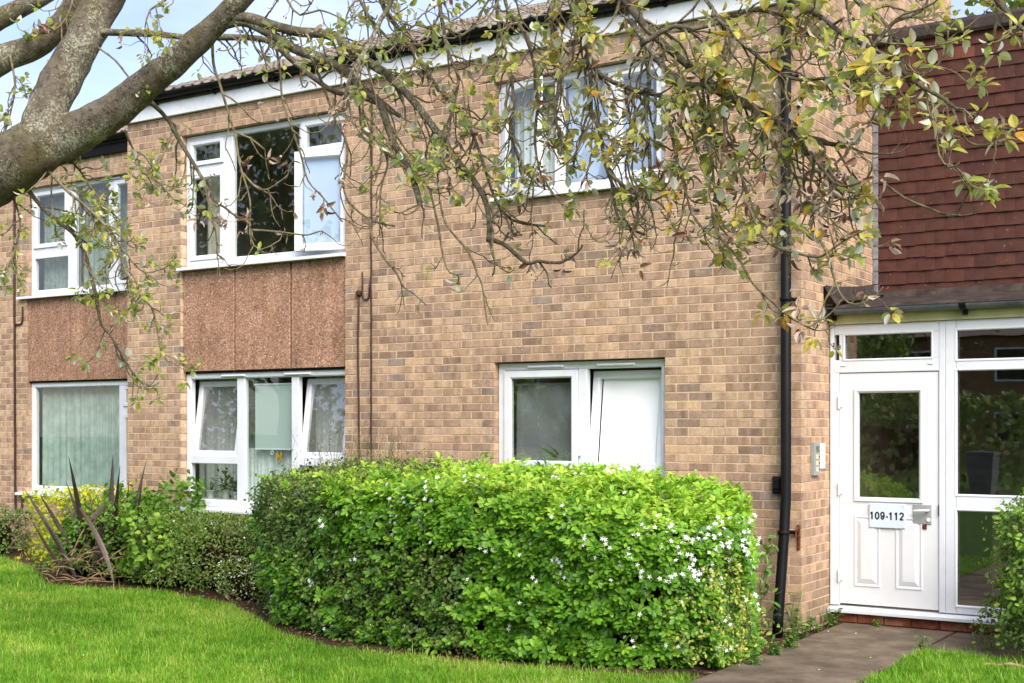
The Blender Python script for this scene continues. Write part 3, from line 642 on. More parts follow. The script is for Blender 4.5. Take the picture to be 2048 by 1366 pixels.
def roof(parent, x0, x1, y0, z0, run, singles):
    deck = MB().add([(x0, y0 + .05, z0 - .02), (x1, y0 + .05, z0 - .02), (x1, y0 + run, z0 - .02 + slope * (run - .05)), (x0, y0 + run, z0 - .02 + slope * (run - .05)),
                     (x0, y0 + .05, z0 - .09), (x1, y0 + .05, z0 - .09), (x1, y0 + run, z0 - .12 + slope * (run - .05)), (x0, y0 + run, z0 - .12 + slope * (run - .05))],
                    [(0, 1, 2, 3), (4, 7, 6, 5), (0, 4, 5, 1), (1, 5, 6, 2), (2, 6, 7, 3), (3, 7, 4, 0)]).build('roof', M['felt'], parent)
    nr = int(run / math.cos(PIT) / .345); nc = int((x1 - x0) / .30); spots = []
    for r in range(nr):
        for c in range(nc):
            X = x0 + .15 + c * .30; d = r * .345
            m = Matrix.Translation((X + rnd.uniform(-.003, .003), y0 + d * math.cos(PIT), z0 + d * math.sin(PIT) + .012 + rnd.uniform(-.003, .003))) @ Matrix.Rotation(PIT - .03 + rnd.gauss(0, .006), 4, 'X') @ Matrix.Rotation(rnd.gauss(0, .008), 4, 'Z')
            spots.append((-X * .5 + d, m))
    spots.sort(key=lambda s_: s_[0]); V, F, T = [], [], []
    for i, (_, m) in enumerate(spots):
        if i < singles:
            o = bpy.data.objects.new('roof_tile', RTM); link(o, deck); o.matrix_basis = m; o.color = (rnd.random(), 0, 0, 1)
        else:
            n = len(V); V += [m @ v.co for v in RTM.vertices]; F += [tuple(k + n for k in p.vertices) for p in RTM.polygons]; T += [rnd.random()] * len(RTM.vertices)
    if V: link(bpy.data.objects.new('tile_field', fast_mesh('tile_field', np.array(V), np.array(F), M['rooft'], np.array(T))), deck, 'stuff')
roof(block, LEFT - .06, .10, -.12, 5.36, 4.9, 300)
PX, PY = -.107, -.075
mb = MB(); mb.tube([(PX, PY, 5.31), (PX, PY, 1.15), (PX + .002, PY - .01, 1.05), (PX + .005, PY - .06, .75), (PX + .01, PY - .19, .15), (PX + .01, PY - .215, -.02)], .042, 18)
dp = mb.build('downpipe', M['black'], block, True)
for z, dy in ((2.69, 0), (.80, -.05), (4.5, 0)):
    e = MB(); e.lathe([(.045, -.018), (.05, -.014), (.05, .014), (.045, .018)], (PX, PY + dy, z), 18); e.box(PX - .005, PX + .085, -.035, -.02, z - .014, z + .014); e.lathe([(.012, -.012), (.012, .012)], (PX + .08, -.03, z), 8)
    e.build('pipe_clip', M['black'], dp, True)
e = MB(); e.bbox(-.035, -.012, -.02, -.002, .66, .86, .006); e.tube([(-.024, -.02, .84), (-.03, -.05, .82), (-.03, -.055, .76)], .008, 6); e.build('rusty_bracket', M['rust'], block)
e = MB(); e.bbox(-.235, -.150, -.06, -.001, 1.11, 1.25, .014); e.bbox(-.22, -.165, -.075, -.059, 1.145, 1.235, .01); e.build('socket_box', M['black'], block)
def cable(parent, pts, r=.009):
    b = MB(); P_ = []
    for i in range(len(pts) - 1):
        a, c = Vector(pts[i]), Vector(pts[i + 1]); n = max(2, int((c - a).length / .12))
        for k in range(n): P_.append(a.lerp(c, k / n) + Vector((rnd.gauss(0, .0025), 0, 0)))
    P_.append(Vector(pts[-1])); b.tube(P_, r, 6); return b.build('cable', M['cable'], parent, True)
cable(block, [(-4.455, -.014, 5.1), (-4.465, -.014, 3.2), (-4.46, -.014, 0)], .009)
cable(block, [(-4.575, -.013, 3.20), (-4.58, -.014, 2.98), (-4.565, -.014, 2.93), (-4.52, -.014, 2.92), (-4.49, -.014, 2.95), (-4.48, -.014, 3.1)], .008)
c2 = cable(block, [(-4.62, -.015, 2.97), (-4.635, -.014, 2.4), (-4.62, -.014, 1.6), (-4.65, -.014, 0)], .009)
MB().lathe([(.012, -.03), (.03, -.015), (.03, .015), (.012, .03)], (-4.62, -.02, 2.99), 10).build('cable_cap', M['cable'], c2)

# ------------------------------------------------------------------ neighbouring block, set back on the left
nb = thing('neighbouring_block', (-12, 3, 0), 'set-back brick block at the left edge with brown panel between its windows', 'building')
NY = 1.1; OPN = (-11.36, -8.3, .75, 4.89); mb = MB()
for a, b_, c, d in cells(-17, -7.9, -.05, 5.2, [wide(OPN)]): mb.box(a, b_, NY + .003, NY + BR, c, d)
wall_n = mb.build('front_wall', M['mortar'], nb)
lay(wall_n, brick_pieces(-17, -7.9, 0, 5.175, [OPN], lambda k: 0 if k % 2 == 0 else -.1125), Matrix.Translation((0, NY, 0)), lambda p, q, a, b: -12.3 < p and q < -11.36)
Y2 = NY + YW
b = MB().frame(-11.355, -8.305, 3.425, 4.885, .065, Y2, Y2 + .07, wb=.07)
mull(b, -10.60, -10.45, 3.48, 4.82, Y2); mull(b, -9.79, -9.67, 3.48, 4.82, Y2); mull(b, -11.29, -10.60, 3.92, 4.06, Y2 + .003)
n1 = b.build('window', M['upvc'], nb)
sash(n1, -11.29, -10.60, 4.06, 4.82, Y2 - .016, .06); pane(n1, -11.29, -10.60, 3.49, 3.92, Y2 + .03); pane(n1, -10.45, -9.79, 3.49, 4.82, Y2 + .03); sash(n1, -9.67, -9.0, 3.49, 4.82, Y2 - .016, .06)
vent(n1, -9.95, -9.55, 4.852, Y2); vent(n1, -10.75, -10.4, 4.852, Y2); sill(n1, -11.5, -8.3, 3.408, Y2)
room(nb, -11.8, -8.1, NY + .12, NY + 2.6, 2.75, 5.05, M['room'])
for a, c in ((-11.350, -10.50), (-10.484, -9.60), (-9.584, -8.31)): MB().bbox(a, c, NY + .022, NY + .09, 2.262, 3.372, .004).build('aggregate_panel', M['panel'], nb)
MB().box(-11.35, -8.31, NY + .05, NY + .10, 2.24, 3.38).build('panel_backing', M['dark'], nb)
b = MB().frame(-11.355, -8.305, .775, 2.245, .07, Y2, Y2 + .07, wb=.075)
mull(b, -9.59, -9.50, .845, 2.178, Y2); mull(b, -9.50, -8.37, 1.80, 1.91, Y2 + .003)
n2 = b.build('window', M['upvc'], nb)
pane(n2, -11.29, -9.59, .85, 2.178, Y2 + .03); sash(n2, -9.50, -8.9, 1.91, 2.17, Y2 - .016, .05); sash(n2, -9.50, -8.9, .85, 1.80, Y2 - .016, .05)
sill(n2, -11.5, -8.3, .755, Y2, .075); room(nb, -11.8, -8.1, NY + .12, NY + 2.6, .4, 2.55, M['room'])
curtain(-11.33, -8.4, .8, 2.25, NY + .22, 'sheer', 'green-grey pleated curtain filling the lower window of the set-back block', waves=22, amp=.025)
curtain(-11.34, -10.55, 3.42, 4.86, NY + .26, 'dullnet', 'patterned net curtain in the left light of the set-back upper window', waves=7)
curtain(-10.56, -8.4, 3.42, 4.86, NY + .3, 'dullnet', 'dull green curtain in the middle of the set-back upper window', waves=18)
MB().bbox(-17, -7.95, NY - .05, NY - .015, 5.15, 5.30, .004).build('fascia', M['black'], nb)
gutter(nb, -17, -7.97, NY - .11, 5.355, .058, 'black', [-10, -11, -12]); roof(nb, -17, -8.09, NY - .12, 5.36, 4.9, 0)
cable(nb, [(-11.60, NY - .014, 5.1), (-11.60, NY - .014, 2.9), (-11.58, NY - .014, .62), (-11.56, NY - .014, .50), (-11.50, NY - .014, .48), (-11.44, NY - .014, .52), (-11.43, NY - .014, .66)], .016)
cable(nb, [(-11.60, NY - .013, 3.1), (-11.58, NY - .014, 3.04), (-11.47, NY - .014, 3.04), (-11.43, NY - .014, 3.08), (-11.43, NY - .014, 3.28)], .012)

# ------------------------------------------------------------------ entrance link with door and hung tiles
lk = thing('entrance_link', (1.5, 1.5, 0), 'glazed entrance with tile-hung wall above, joined to the right of the brick block', 'building')
DY = .66; XR = 4.6
MB().box(.002, XR, DY - .02, DY + .11, -.05, .085).build('plinth', M['redplinth'], lk)
V = []
for i in range(13):
    a = .03 + i * .225 + rnd.uniform(-.004, .004); V.append((a, a + .212))
for a, c in V: MB().bbox(a, c, DY - .034, DY - .022, .006, .078, .004).build('brick', M['redplinth'], lk)
b = MB(); b.add([(.004, DY - .07, .088), (.004, DY - .07, .112), (.004, DY - .055, .122), (.004, DY + .06, .140), (.004, DY + .06, .088), (XR, DY - .07, .088), (XR, DY - .07, .112), (XR, DY - .055, .122), (XR, DY + .06, .140), (XR, DY + .06, .088)],
            [(0, 1, 6, 5), (1, 2, 7, 6), (2, 3, 8, 7), (3, 4, 9, 8), (4, 0, 5, 9), (4, 3, 2, 1, 0), (5, 6, 7, 8, 9)]); b.build('threshold', M['upvc'], lk)
b = MB()
b.bbox(.006, .04, DY - .006, DY + .07, .142, 2.52, .004); b.bbox(.04, .083, DY, DY + .07, .142, 2.11, .004)            # left jamb in two steps
b.bbox(.04, .915, DY + .002, DY + .07, 2.112, 2.22, .005); b.bbox(.04, .915, DY + .001, DY + .07, 2.435, 2.52, .005)
b.bbox(.083, .125, DY + .002, DY + .07, 2.22, 2.435, .004); b.bbox(.86, .915, DY + .002, DY + .07, 2.22, 2.435, .004)
b.bbox(.917, .968, DY, DY + .07, .142, 2.52, .004); b.bbox(.970, 1.05, DY - .001, DY + .07, .142, 2.52, .004)
fr = b.build('door_frame', M['upvc'], lk)
pane(fr, .125, .86, 2.22, 2.435, DY + .035, 'glass_door')
MB().frame(.117, .868, 2.212, 2.443, .016, DY - .004, DY + .02, .008).build('glazing_bead', M['upvc'], fr)
for x in (.12, .85): MB().bbox(x - .02, x + .02, DY - .006, DY + .004, 2.168, 2.178, .003).build('drip_cap', M['upvc'], fr)
b = MB(); X1 = 2.35
b.bbox(1.052, X1, DY + .001, DY + .07, 2.44, 2.52, .005); b.bbox(1.052, X1, DY + .001, DY + .07, 2.115, 2.195, .005); b.bbox(1.052, X1, DY + .001, DY + .07, .982, 1.103, .005); b.bbox(1.052, X1, DY + .001, DY + .07, .142, .205, .005); b.bbox(X1 + .002, X1 + .1, DY, DY + .07, .142, 2.52, .005)
b.bbox(X1 + .102, XR, DY, DY + .07, .142, 2.52, .005)
sl = b.build('sidelight', M['upvc'], lk)
for z0, z1 in ((2.195, 2.44), (1.103, 2.115), (.205, .982)):
    pane(sl, 1.05, X1, z0, z1, DY + .035, 'glass_door'); MB().frame(1.044, X1 + .006, z0 - .01, z1 + .01, .018, DY - .004, DY + .02, .008).build('glazing_bead', M['upvc'], sl)
b = MB(); gx0, gx1, gz0, gz1 = .245, .755, 1.06, 1.942; dl, dr, db, dt = .088, .912, .158, 2.106; yd = DY + .012
for a, c, e, f in ((dl, gx0, db, dt), (gx1, dr, db, dt), (gx0, gx1, db, gz0), (gx0, gx1, gz1, dt)): b.box(a, c, yd, yd + .044, e, f)
dr_o = b.build('door', M['door'], lk); dr_o['label'] = 'white panelled entrance door with glazed upper half'
pane(dr_o, gx0 - .003, gx1 + .003, gz0 - .003, gz1 + .003, yd + .02, 'glass_door')
MB().frame(.212, .788, 1.027, 1.975, .036, yd - .012, yd + .03, .016).build('glass_moulding', M['door'], dr_o)
for a, c in ((.212, .432), (.562, .782)):
    m_ = MB().frame(a, c, .31, .905, .022, yd - .006, yd + .002, .008)
    m_.add([(a + .026, yd - .0005, .336), (c - .026, yd - .0005, .336), (c - .026, yd - .0005, .879), (a + .026, yd - .0005, .879), (a + .06, yd - .012, .375), (c - .06, yd - .012, .375), (c - .06, yd - .012, .842), (a + .06, yd - .012, .842)],
           [(4, 5, 6, 7), (0, 1, 5, 4), (1, 2, 6, 5), (2, 3, 7, 6), (3, 0, 4, 7)])
    m_.build('door_panel', M['door'], dr_o)
for z in (1.86, 1.125, .39):
    h_ = MB(); h_.tube([(.084, yd - .018, z - .05), (.084, yd - .018, z + .05)], .011, 10); h_.bbox(.086, .112, yd - .012, yd - .001, z - .04, z + .04, .003); h_.build('hinge', M['upvc'], dr_o)
hp = MB().bbox(.705, .855, yd - .008, yd - .0005, .855, 1.015, .003).build('handle_plate', M['steel'], dr_o)
e = MB(); e.tube([(.835, yd - .008, .972), (.835, yd - .05, .972), (.82, yd - .058, .972), (.73, yd - .058, .965), (.722, yd - .052, .962)], .010, 10); e.build('lever', M['chrome'], dr_o, True)
e = MB(); e.lathe([(.016, -.002), (.016, .006), (.012, .008)], (0, 0, 0), 14); o = e.build('keyhole', M['chrome'], dr_o); o.matrix_basis = Matrix.Translation((.832, yd - .008, .892)) @ Matrix.Rotation(math.pi / 2, 4, 'X')
e = MB(); e.bbox(.782, .818, yd - .010, yd - .0005, .815, .853, .003); e.lathe([(.009, -.004), (.009, .004)], (.8, yd - .012, .834), 8); e.build('old_lock', M['rust'], dr_o)
MB().box(.914, .920, DY - .003, DY + .01, .93, 1.02).build('strike_plate', M['ink'], dr_o)
MB().bbox(.004, XR, DY - .03, DY + .07, 2.522, 2.605, .005).build('head_board', M['upvc_stain'], lk)
gutter(lk, -.012, XR, .555, 2.645, .05, 'grey_gutter', [.06, 1.14, 2.2, 3.3])
b = MB(); prof = [(.50, 2.645), (.55, 2.675), (.9, 2.72), (1.5, 2.80), (1.80, 2.85), (1.86, 2.93)]
extrude_x(b, prof + [(1.86, 2.62), (.9, 2.615), (.55, 2.62)], .004, XR); b.build('canopy_roof', M['felt'], lk)
b = MB(); pts = [(.50, 2.66, 2.84), (.56, 2.70, 2.85), (.75, 2.72, 2.86), (1.1, 2.755, 2.89), (1.5, 2.815, 2.93), (1.86, 2.87, 2.98)]
for y, z, zu in pts: b.v += [(.12, y, z + .012), (.05, y, z + .03), (.012, y, (z + zu) / 2), (.010, y, zu), (.003, y, zu)]
b.f = [(i * 5 + k, i * 5 + 5 + k, i * 5 + 6 + k, i * 5 + 1 + k) for i in range(5) for k in range(4)] + [(0, 1, 2, 3, 4)]
b.build('felt_upstand', M['felt'], lk, True)
TY = 1.87
tw = MB().box(.004, XR, TY, TY + .25, 2.7, 5.2).build('tile_hung_wall', M['felt'], lk)
def hung_mesh(w):
    b = MB(); n = 5; V = []; F = []
    for k, (z, y0, y1) in enumerate(((0, -.030, -.017), (.17, -.012, 0))):
        for i in range(n + 1): bow = .004 * (1 - (2 * i / n - 1) ** 2) * (1 if k == 0 else .3); V += [(w * i / n, y0 - bow, z), (w * i / n, y1 - bow, z)]
    for i in range(n): a = 2 * i; F += [(a, a + 2, a + 2 + 2 * (n + 1), a + 2 * (n + 1)), (a + 1, a + 3, a + 2, a)]
    a = 2 * (n + 1); F += [(0, a, a + 1, 1), (2 * n, 2 * n + 1, a + 2 * n + 1, a + 2 * n)]
    me = bpy.data.meshes.new('hung_tile'); me.from_pydata(V, [], F); me.update(); me.materials.append(M['hung']); return me
HM, HH = hung_mesh(.1715), hung_mesh(.085); V, F, T = [], [], []
for r in range(20):
    x = .055; z = 2.845 + r * .1175; first = True
    while x < XR - .18:
        me = HH if (first and r % 2) else HM; wd = .0865 if me is HH else .173; first = False
        m = Matrix.Translation((x, TY + rnd.uniform(-.003, .0015), z + rnd.gauss(0, .0025))) @ Matrix.Rotation(rnd.gauss(0, .006), 4, 'Y')
        t = rnd.random() * (.85 if r < 18 else 1.0)
        if x < 2.45:
            o = bpy.data.objects.new('hung_tile', me); link(o, tw); o.matrix_basis = m; o.color = (t, 0, 0, 1)
        else:
            n = len(V); V += [m @ v.co for v in me.vertices]; F += [tuple(k + n for k in p.vertices) for p in me.polygons]; T += [t] * len(me.vertices)
        x += wd
me = fast_mesh('tile_field', np.array(V), np.array(F), M['hung'], np.array(T)); link(bpy.data.objects.new('tile_field', me), tw, 'stuff')
b = MB()
for i in range(21):
    z = 2.86 + i * .1175; b.box(.004, .052, TY - .03 - .006 * (i % 2), TY - .004, z, z + .112)
b.build('lead_flashing', M['lead'], lk)
b = MB(); extrude_x(b, [(TY - .06 + .0, 5.175), (TY - .075, 5.20), (TY - .06, 5.285), (TY, 5.33), (TY + .2, 5.36), (TY + .3, 5.30), (TY + .26, 5.19)], .004, XR); b.build('coping', M['felt'], lk)
# lobby behind the glass
room(lk, .02, XR, DY + .08, 4.2, .0, 2.6, M['lobby'])
MB().box(.9, 2.0, 2.6, 2.7, 0, 1.1).build('stair_wall', M['lobby'], lk)

# ------------------------------------------------------------------ signs by the door
def text(body, size, mat, parent, loc, rot, bold=0.0, name='lettering'):
    c = bpy.data.curves.new(name, 'FONT'); c.body = body; c.size = size; c.align_x = 'CENTER'; c.align_y = 'CENTER'; c.extrude = .0006; c.offset = bold
    tmp = bpy.data.objects.new('tmp', c); COL.objects.link(tmp); bpy.context.view_layer.update()
    me = bpy.data.meshes.new_from_object(tmp.evaluated_get(bpy.context.evaluated_depsgraph_get())); bpy.data.objects.remove(tmp)
    me.materials.clear(); me.materials.append(mat); o = bpy.data.objects.new(name, me); link(o, parent); o.location = loc; o.rotation_euler = rot; return o
sg = MB().bbox(.345, .648, yd - .020, yd - .0135, .812, 1.014, .003).build('door_sign', M['plate']); tag(sg, 'pale plate reading 109-112 screwed to the white door', 'sign')
def arc(cx, cz, rx_, rz_, a0, a1, n=14): return [(cx + rx_ * math.cos(math.radians(a0 + (a1 - a0) * i / n)), cz + rz_ * math.sin(math.radians(a0 + (a1 - a0) * i / n))) for i in range(n + 1)]
GLY = {'1': [[(.10, .74), (.22, .80), (.33, .93)], [(.33, 1.0), (.33, 0)]], '0': [arc(.31, .5, .235, .43, 0, 360, 24)], '9': [arc(.31, .68, .225, .255, 0, 360, 20), arc(.31, .62, .225, .55, 0, -150, 14)],
       '-': [[(.06, .38), (.32, .38)]], '2': [arc(.31, .70, .225, .23, 175, -35, 14) + [(.10, .075)], [(.055, .07), (.56, .07)]]}
def digits(body, h, x, z, y, parent, mat, sw=.15):
    adv = {'-': .42}; tot = sum(adv.get(c_, .76) for c_ in body) * h * .92; X = x - tot / 2; b = MB()
    for c_ in body:
        for st_ in GLY[c_]:
            pts = [Vector((X + px_ * h * .92, y, z - h / 2 + pz_ * h)) for px_, pz_ in st_]; n_ = len(pts); L_ = []
            closed = (pts[0] - pts[-1]).length < 1e-4
            for i_, p_ in enumerate(pts):
                t_ = (pts[(i_ + 1) % (n_ - 1)] - pts[(i_ - 1) % (n_ - 1)]) if closed else pts[min(i_ + 1, n_ - 1)] - pts[max(i_ - 1, 0)]
                nn_ = Vector((-t_.z, 0, t_.x)).normalized() * h * sw / 2; L_ += [p_ - nn_, p_ + nn_]
            b.add(L_ + [v_ - Vector((0, .0008, 0)) for v_ in L_], [(2 * i_ + 2 * n_, 2 * i_ + 2 + 2 * n_, 2 * i_ + 3 + 2 * n_, 2 * i_ + 1 + 2 * n_) for i_ in range(n_ - 1)])
        X += adv.get(c_, .76) * h * .92
    return b.build('lettering', mat, parent)
digits('109-112', .064, .4965, .913, yd - .0202, sg, M['ink'], .20)
for x in (.358, .635):
    for z in (.825, 1.001):
        e = MB().lathe([(.007, 0), (.007, .003), (.003, .005)], (0, 0, 0), 10); o = e.build('screw', M['chrome'], sg); o.matrix_basis = Matrix.Translation((x, yd - .0195, z)) @ Matrix.Rotation(math.pi / 2, 4, 'X')
ic = thing('intercom', (.01, .28, 1.39), 'grey metal door-entry panel with three buttons on the brick return wall', 'intercom')
rx = lambda y0, y1, z0, z1, d0, d1, nm, mt, par: MB().box(d0, d1, y0, y1, z0, z1).build(nm, M[mt], par)
rx(.205, .352, 1.255, 1.525, .002, .030, 'housing', 'steel', ic)
for i in range(6): rx(.25, .32, 1.445 + i * .009, 1.449 + i * .009, .0301, .0315, 'speaker_slot', 'ink', ic)
for i in range(3):
    rx(.245, .300, 1.285 + i * .052, 1.322 + i * .052, .0302, .033, 'name_button', 'cream', ic); rx(.315, .328, 1.297 + i * .052, 1.309 + i * .052, .0302, .0325, 'call_button', 'ink', ic)
nt_ = MB().box(.002, .008, .382, .53, 1.305, 1.518).build('notice', M['flower']); tag(nt_, 'white plastic notice with a looped emblem beside the door-entry panel', 'sign')
e = MB(); P_ = [(.0085, .456 + (.026 + .004 * math.cos(2 * a)) * math.cos(a) * (1 if math.sin(a) < 0 else .8), 1.455 + .04 * math.sin(a)) for a in np.linspace(-4.2, 1.2, 22)]; e.tube(P_, .0022, 6)
e.tube([(.0085, .456, 1.462), (.0085, .458, 1.45), (.0085, .455, 1.44)], .002, 6); e.build('emblem', M['ink'], nt_)
rx(.425, .487, 1.380, 1.388, .0081, .0087, 'print_line', 'greyink', nt_)
for i in range(3): rx(.415 + .01 * i, .497 - .008 * i, 1.352 - i * .011, 1.355 - i * .011, .0081, .0087, 'print_line', 'greyink', nt_)
# ------------------------------------------------------------------ hedges, shrubs and plants
def fnoise(p, s, seed=0.0):
    """smooth cheap noise from a few sine waves, about -1..1"""
    x, y, z = p[..., 0] * s + seed, p[..., 1] * s + seed * 1.7, p[..., 2] * s - seed
    return (np.sin(x * 1.3 + 2.1 * np.sin(y * .9)) + np.sin(y * 1.7 + 1.6 * np.sin(z * 1.1 + x * .4)) + np.sin(z * 1.5 + 1.9 * np.sin(x * .8))) / 3
HX = np.array([-4.65, -4.35, -3.85, -3.4, -2.7, -1.8, -.66, -.2, .0, .10])
HF = np.array([-1.15, -1.62, -1.98, -2.15, -2.36, -2.42, -2.22, -2.0, -1.7, -1.3])          # front line of the big hedge
def hedge_h(x, y):
    """height of the clipped top"""
    f = np.interp(x, HX, HF); t = np.clip((y - f) / .9, 0, 1)
    base = np.interp(x, [-4.65, -4.2, -3.4, -2.2, -1.2, -.5, -.1, .16], [1.10, 1.19, 1.20, 1.20, 1.16, 1.07, .95, .78])
    return base + .07 * t
def sample_hedge(n):
    """points on the outside of the hedge with outward normals"""
    P, Nn = [], []
    k = int(n * .50); x = npr.uniform(-4.6, .12, k); f = np.interp(x, HX, HF); h = hedge_h(x, f); z = npr.random(k) * h
    lean = .10 * (z / h) - .05 * (z / h < .25)
    df = (np.interp(x + .05, HX, HF) - np.interp(x - .05, HX, HF)) / .1
    P.append(np.stack([x, f - lean + .09 * np.maximum(0, (z / h - .82) / .18) ** 2, z], 1)); Nn.append(np.stack([df, -np.ones(k), .25 + .9 * np.maximum(0, z / h - .75) * 3], 1))
    k = int(n * .34); x = npr.uniform(-4.62, .1, k); f = np.interp(x, HX, HF); y = f + npr.random(k) * (-.28 - f); z = hedge_h(x, y)
    okk = x < np.interp(y, [-1.3, -.3], [.10, -.36]); x, y, z = x[okk], y[okk], z[okk]; k = len(x)
    P.append(np.stack([x, y, z], 1)); Nn.append(np.stack([np.zeros(k), np.zeros(k) - .15, np.ones(k)], 1))
    k = int(n * .10); y = npr.uniform(-1.9, -.3, k); h = .95; z = npr.random(k) * h
    P.append(np.stack([np.interp(y, [-1.3, -.3], [.08, -.36]) - .08 * z + .04 * np.sin(y * 5), y, z], 1)); Nn.append(np.stack([np.ones(k), -.3 * np.ones(k), .3 + 0 * y], 1))
    k = n - sum(len(a) for a in P); y = npr.uniform(-1.5, -.3, k); z = npr.random(k) * 1.15
    P.append(np.stack([-4.62 + 0 * y, y, z], 1)); Nn.append(np.stack([-np.ones(k), -.2 + 0 * y, .2 + 0 * y], 1))
    P = np.concatenate(P); Nn = norm(np.concatenate(Nn))
    P = P + Nn * (.045 * fnoise(P, 3.6, 3))[:, None] + Nn * (.035 * fnoise(P, 11, 8))[:, None] + Nn * (npr.uniform(.03, .10, len(P)) * (npr.random(len(P)) < .07))[:, None]
    return P, Nn
def rosettes(P, A, nleaf, size, leaflets=3, open_=.75):
    """whorls of compound leaves round each shoot tip; returns positions, directions, ups, scales, owner index"""
    m = len(P); u = norm(np.cross(A, rand_unit(m))); v = np.cross(A, u)
    ps, ds, us, ss, ow = [], [], [], [], []
    for i in range(nleaf):
        ang = 2 * math.pi * (i / nleaf) + npr.normal(0, .35, m); el = npr.normal(open_, .28, m)
        d = norm((u * np.cos(ang)[:, None] + v * np.sin(ang)[:, None]) * np.sin(el)[:, None] + A * np.cos(el)[:, None])
        side = norm(np.cross(A, d)); base = P + d * (size * .35)[:, None] * npr.uniform(.5, 1.2, m)[:, None] - A * (npr.random(m) * size * .9)[:, None]
        for j in range(leaflets):
            o = (j - (leaflets - 1) / 2) * .75
            dd = norm(d * math.cos(o) + side * math.sin(o) + rand_unit(m) * .12)
            ps.append(base); ds.append(dd); us.append(norm(np.cross(dd, side) * 0 + A + rand_unit(m) * .25 - dd * (A * dd).sum(1, keepdims=True)))
            ss.append(size * (1.0 if j == (leaflets - 1) / 2 else .82) * npr.uniform(.75, 1.15, m)); ow.append(np.arange(m))
    return np.concatenate(ps), np.concatenate(ds), np.concatenate(us), np.concatenate(ss), np.concatenate(ow)
def core_mesh(name, fn, nx, ny, mat, parent):
    b = MB()
    for i in range(nx + 1):
        for k in range(ny + 1): b.v.append(fn(i / nx, k / ny))
    b.f = [(i * (ny + 1) + k, (i + 1) * (ny + 1) + k, (i + 1) * (ny + 1) + k + 1, i * (ny + 1) + k + 1) for i in range(nx) for k in range(ny)]
    return b.build(name, mat, parent, True)
def stems(name, parent, P0, P1, r, mat, n=5, kink=.06):
    b = MB()
    for a, c in zip(P0, P1):
        a, c = Vector(a), Vector(c); pts = [a.lerp(c, i / n) + Vector(rand_unit(1)[0]) * kink * (c - a).length * (0 < i) for i in range(n + 1)]
        b.tube(pts, [r * (1 - .7 * i / n) for i in range(n + 1)], 4, False)
    return b.build(name, mat, parent, kind='stuff')
P, A = sample_hedge(8400)
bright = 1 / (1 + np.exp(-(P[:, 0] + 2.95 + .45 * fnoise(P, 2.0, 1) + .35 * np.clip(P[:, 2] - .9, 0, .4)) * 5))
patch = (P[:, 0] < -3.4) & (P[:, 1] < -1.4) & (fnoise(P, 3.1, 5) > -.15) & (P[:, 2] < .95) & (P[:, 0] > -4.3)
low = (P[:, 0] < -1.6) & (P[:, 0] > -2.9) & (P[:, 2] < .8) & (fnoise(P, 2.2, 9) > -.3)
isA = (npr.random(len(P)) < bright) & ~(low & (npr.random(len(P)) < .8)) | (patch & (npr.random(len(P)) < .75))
gap = fnoise(P, 3.4, 21) + .5 * fnoise(P, 8, 4)
isA &= ~((gap > .55) & (P[:, 2] < .95) & (npr.random(len(P)) < .6))          # thin places in the flank
ha = thing('flowering_hedge', (-1.5, -1.4, 0), 'big bright green clipped hedge starred with white flowers, in front of the lower right window', 'hedge')
pa, aa = P[isA], A[isA]
pa = pa - aa * (npr.random(len(pa)) ** 2 * .16 - .02)[:, None]; ax = norm(aa * .8 + np.array([0, -.1, .55]) + rand_unit(len(pa)) * .42)
lp, ld, lu, ls, ow = rosettes(pa, ax, 4, np.full(len(pa), .063) * npr.uniform(.8, 1.2, len(pa)))
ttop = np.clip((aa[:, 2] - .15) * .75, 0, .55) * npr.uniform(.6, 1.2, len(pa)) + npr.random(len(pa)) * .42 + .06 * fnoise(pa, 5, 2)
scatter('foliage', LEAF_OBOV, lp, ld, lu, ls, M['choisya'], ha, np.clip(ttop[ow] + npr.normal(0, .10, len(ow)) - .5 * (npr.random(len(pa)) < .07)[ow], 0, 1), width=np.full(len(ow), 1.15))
# flowers: five-petalled stars, thickest on the right shoulder
dens = .018 + .10 * np.exp(-((pa[:, 0] + .05) ** 2 / .10 + (pa[:, 2] - .85) ** 2 / .10)) * 6 + .05 * (np.abs(pa[:, 0] + 2.3) < .5) * (pa[:, 2] > .8) + .02 * (fnoise(pa, 3, 6) > .2)
fs = npr.random(len(pa)) < .68 * dens * (aa[:, 2] < .92) + .010
fp = []; fa = []
for p, a in zip(pa[fs], ax[fs]):
    for _ in range(rnd.randint(1, 5)):
        fp.append(p + a * .045 + np.array([rnd.gauss(0, .026), rnd.gauss(0, .022), rnd.gauss(0, .024)])); fa.append(a + np.array([rnd.gauss(0, .3), -.5 + rnd.gauss(0, .3), rnd.gauss(0, .3)]))
fp, fa = np.array(fp), norm(np.array(fa))
u = norm(np.cross(fa, rand_unit(len(fa)))); v = np.cross(fa, u)
pp = np.concatenate([fp] * 5); pd = np.concatenate([u * math.cos(i * 1.2566) + v * math.sin(i * 1.2566) + fa * .3 for i in range(5)]); pu = np.concatenate([fa] * 5)
scatter('flowers', LEAF_SMALL, pp, pd, pu, np.full(len(pp), .0185), M['flower'], ha, width=np.full(len(pp), .75))
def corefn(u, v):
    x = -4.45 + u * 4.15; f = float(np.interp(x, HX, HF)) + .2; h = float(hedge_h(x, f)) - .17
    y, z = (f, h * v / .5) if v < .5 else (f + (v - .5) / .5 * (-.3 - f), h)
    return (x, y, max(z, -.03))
core_mesh('dark_core', corefn, 40, 16, M['core'], ha)  # solid dark core blocks the view through, shade painted by its colour
k = 160; i0 = npr.choice(len(pa), k); stems('stems', ha, pa[i0] * [1, .75, .15] + [0, -.25, 0], pa[i0], .008, M['twig'])
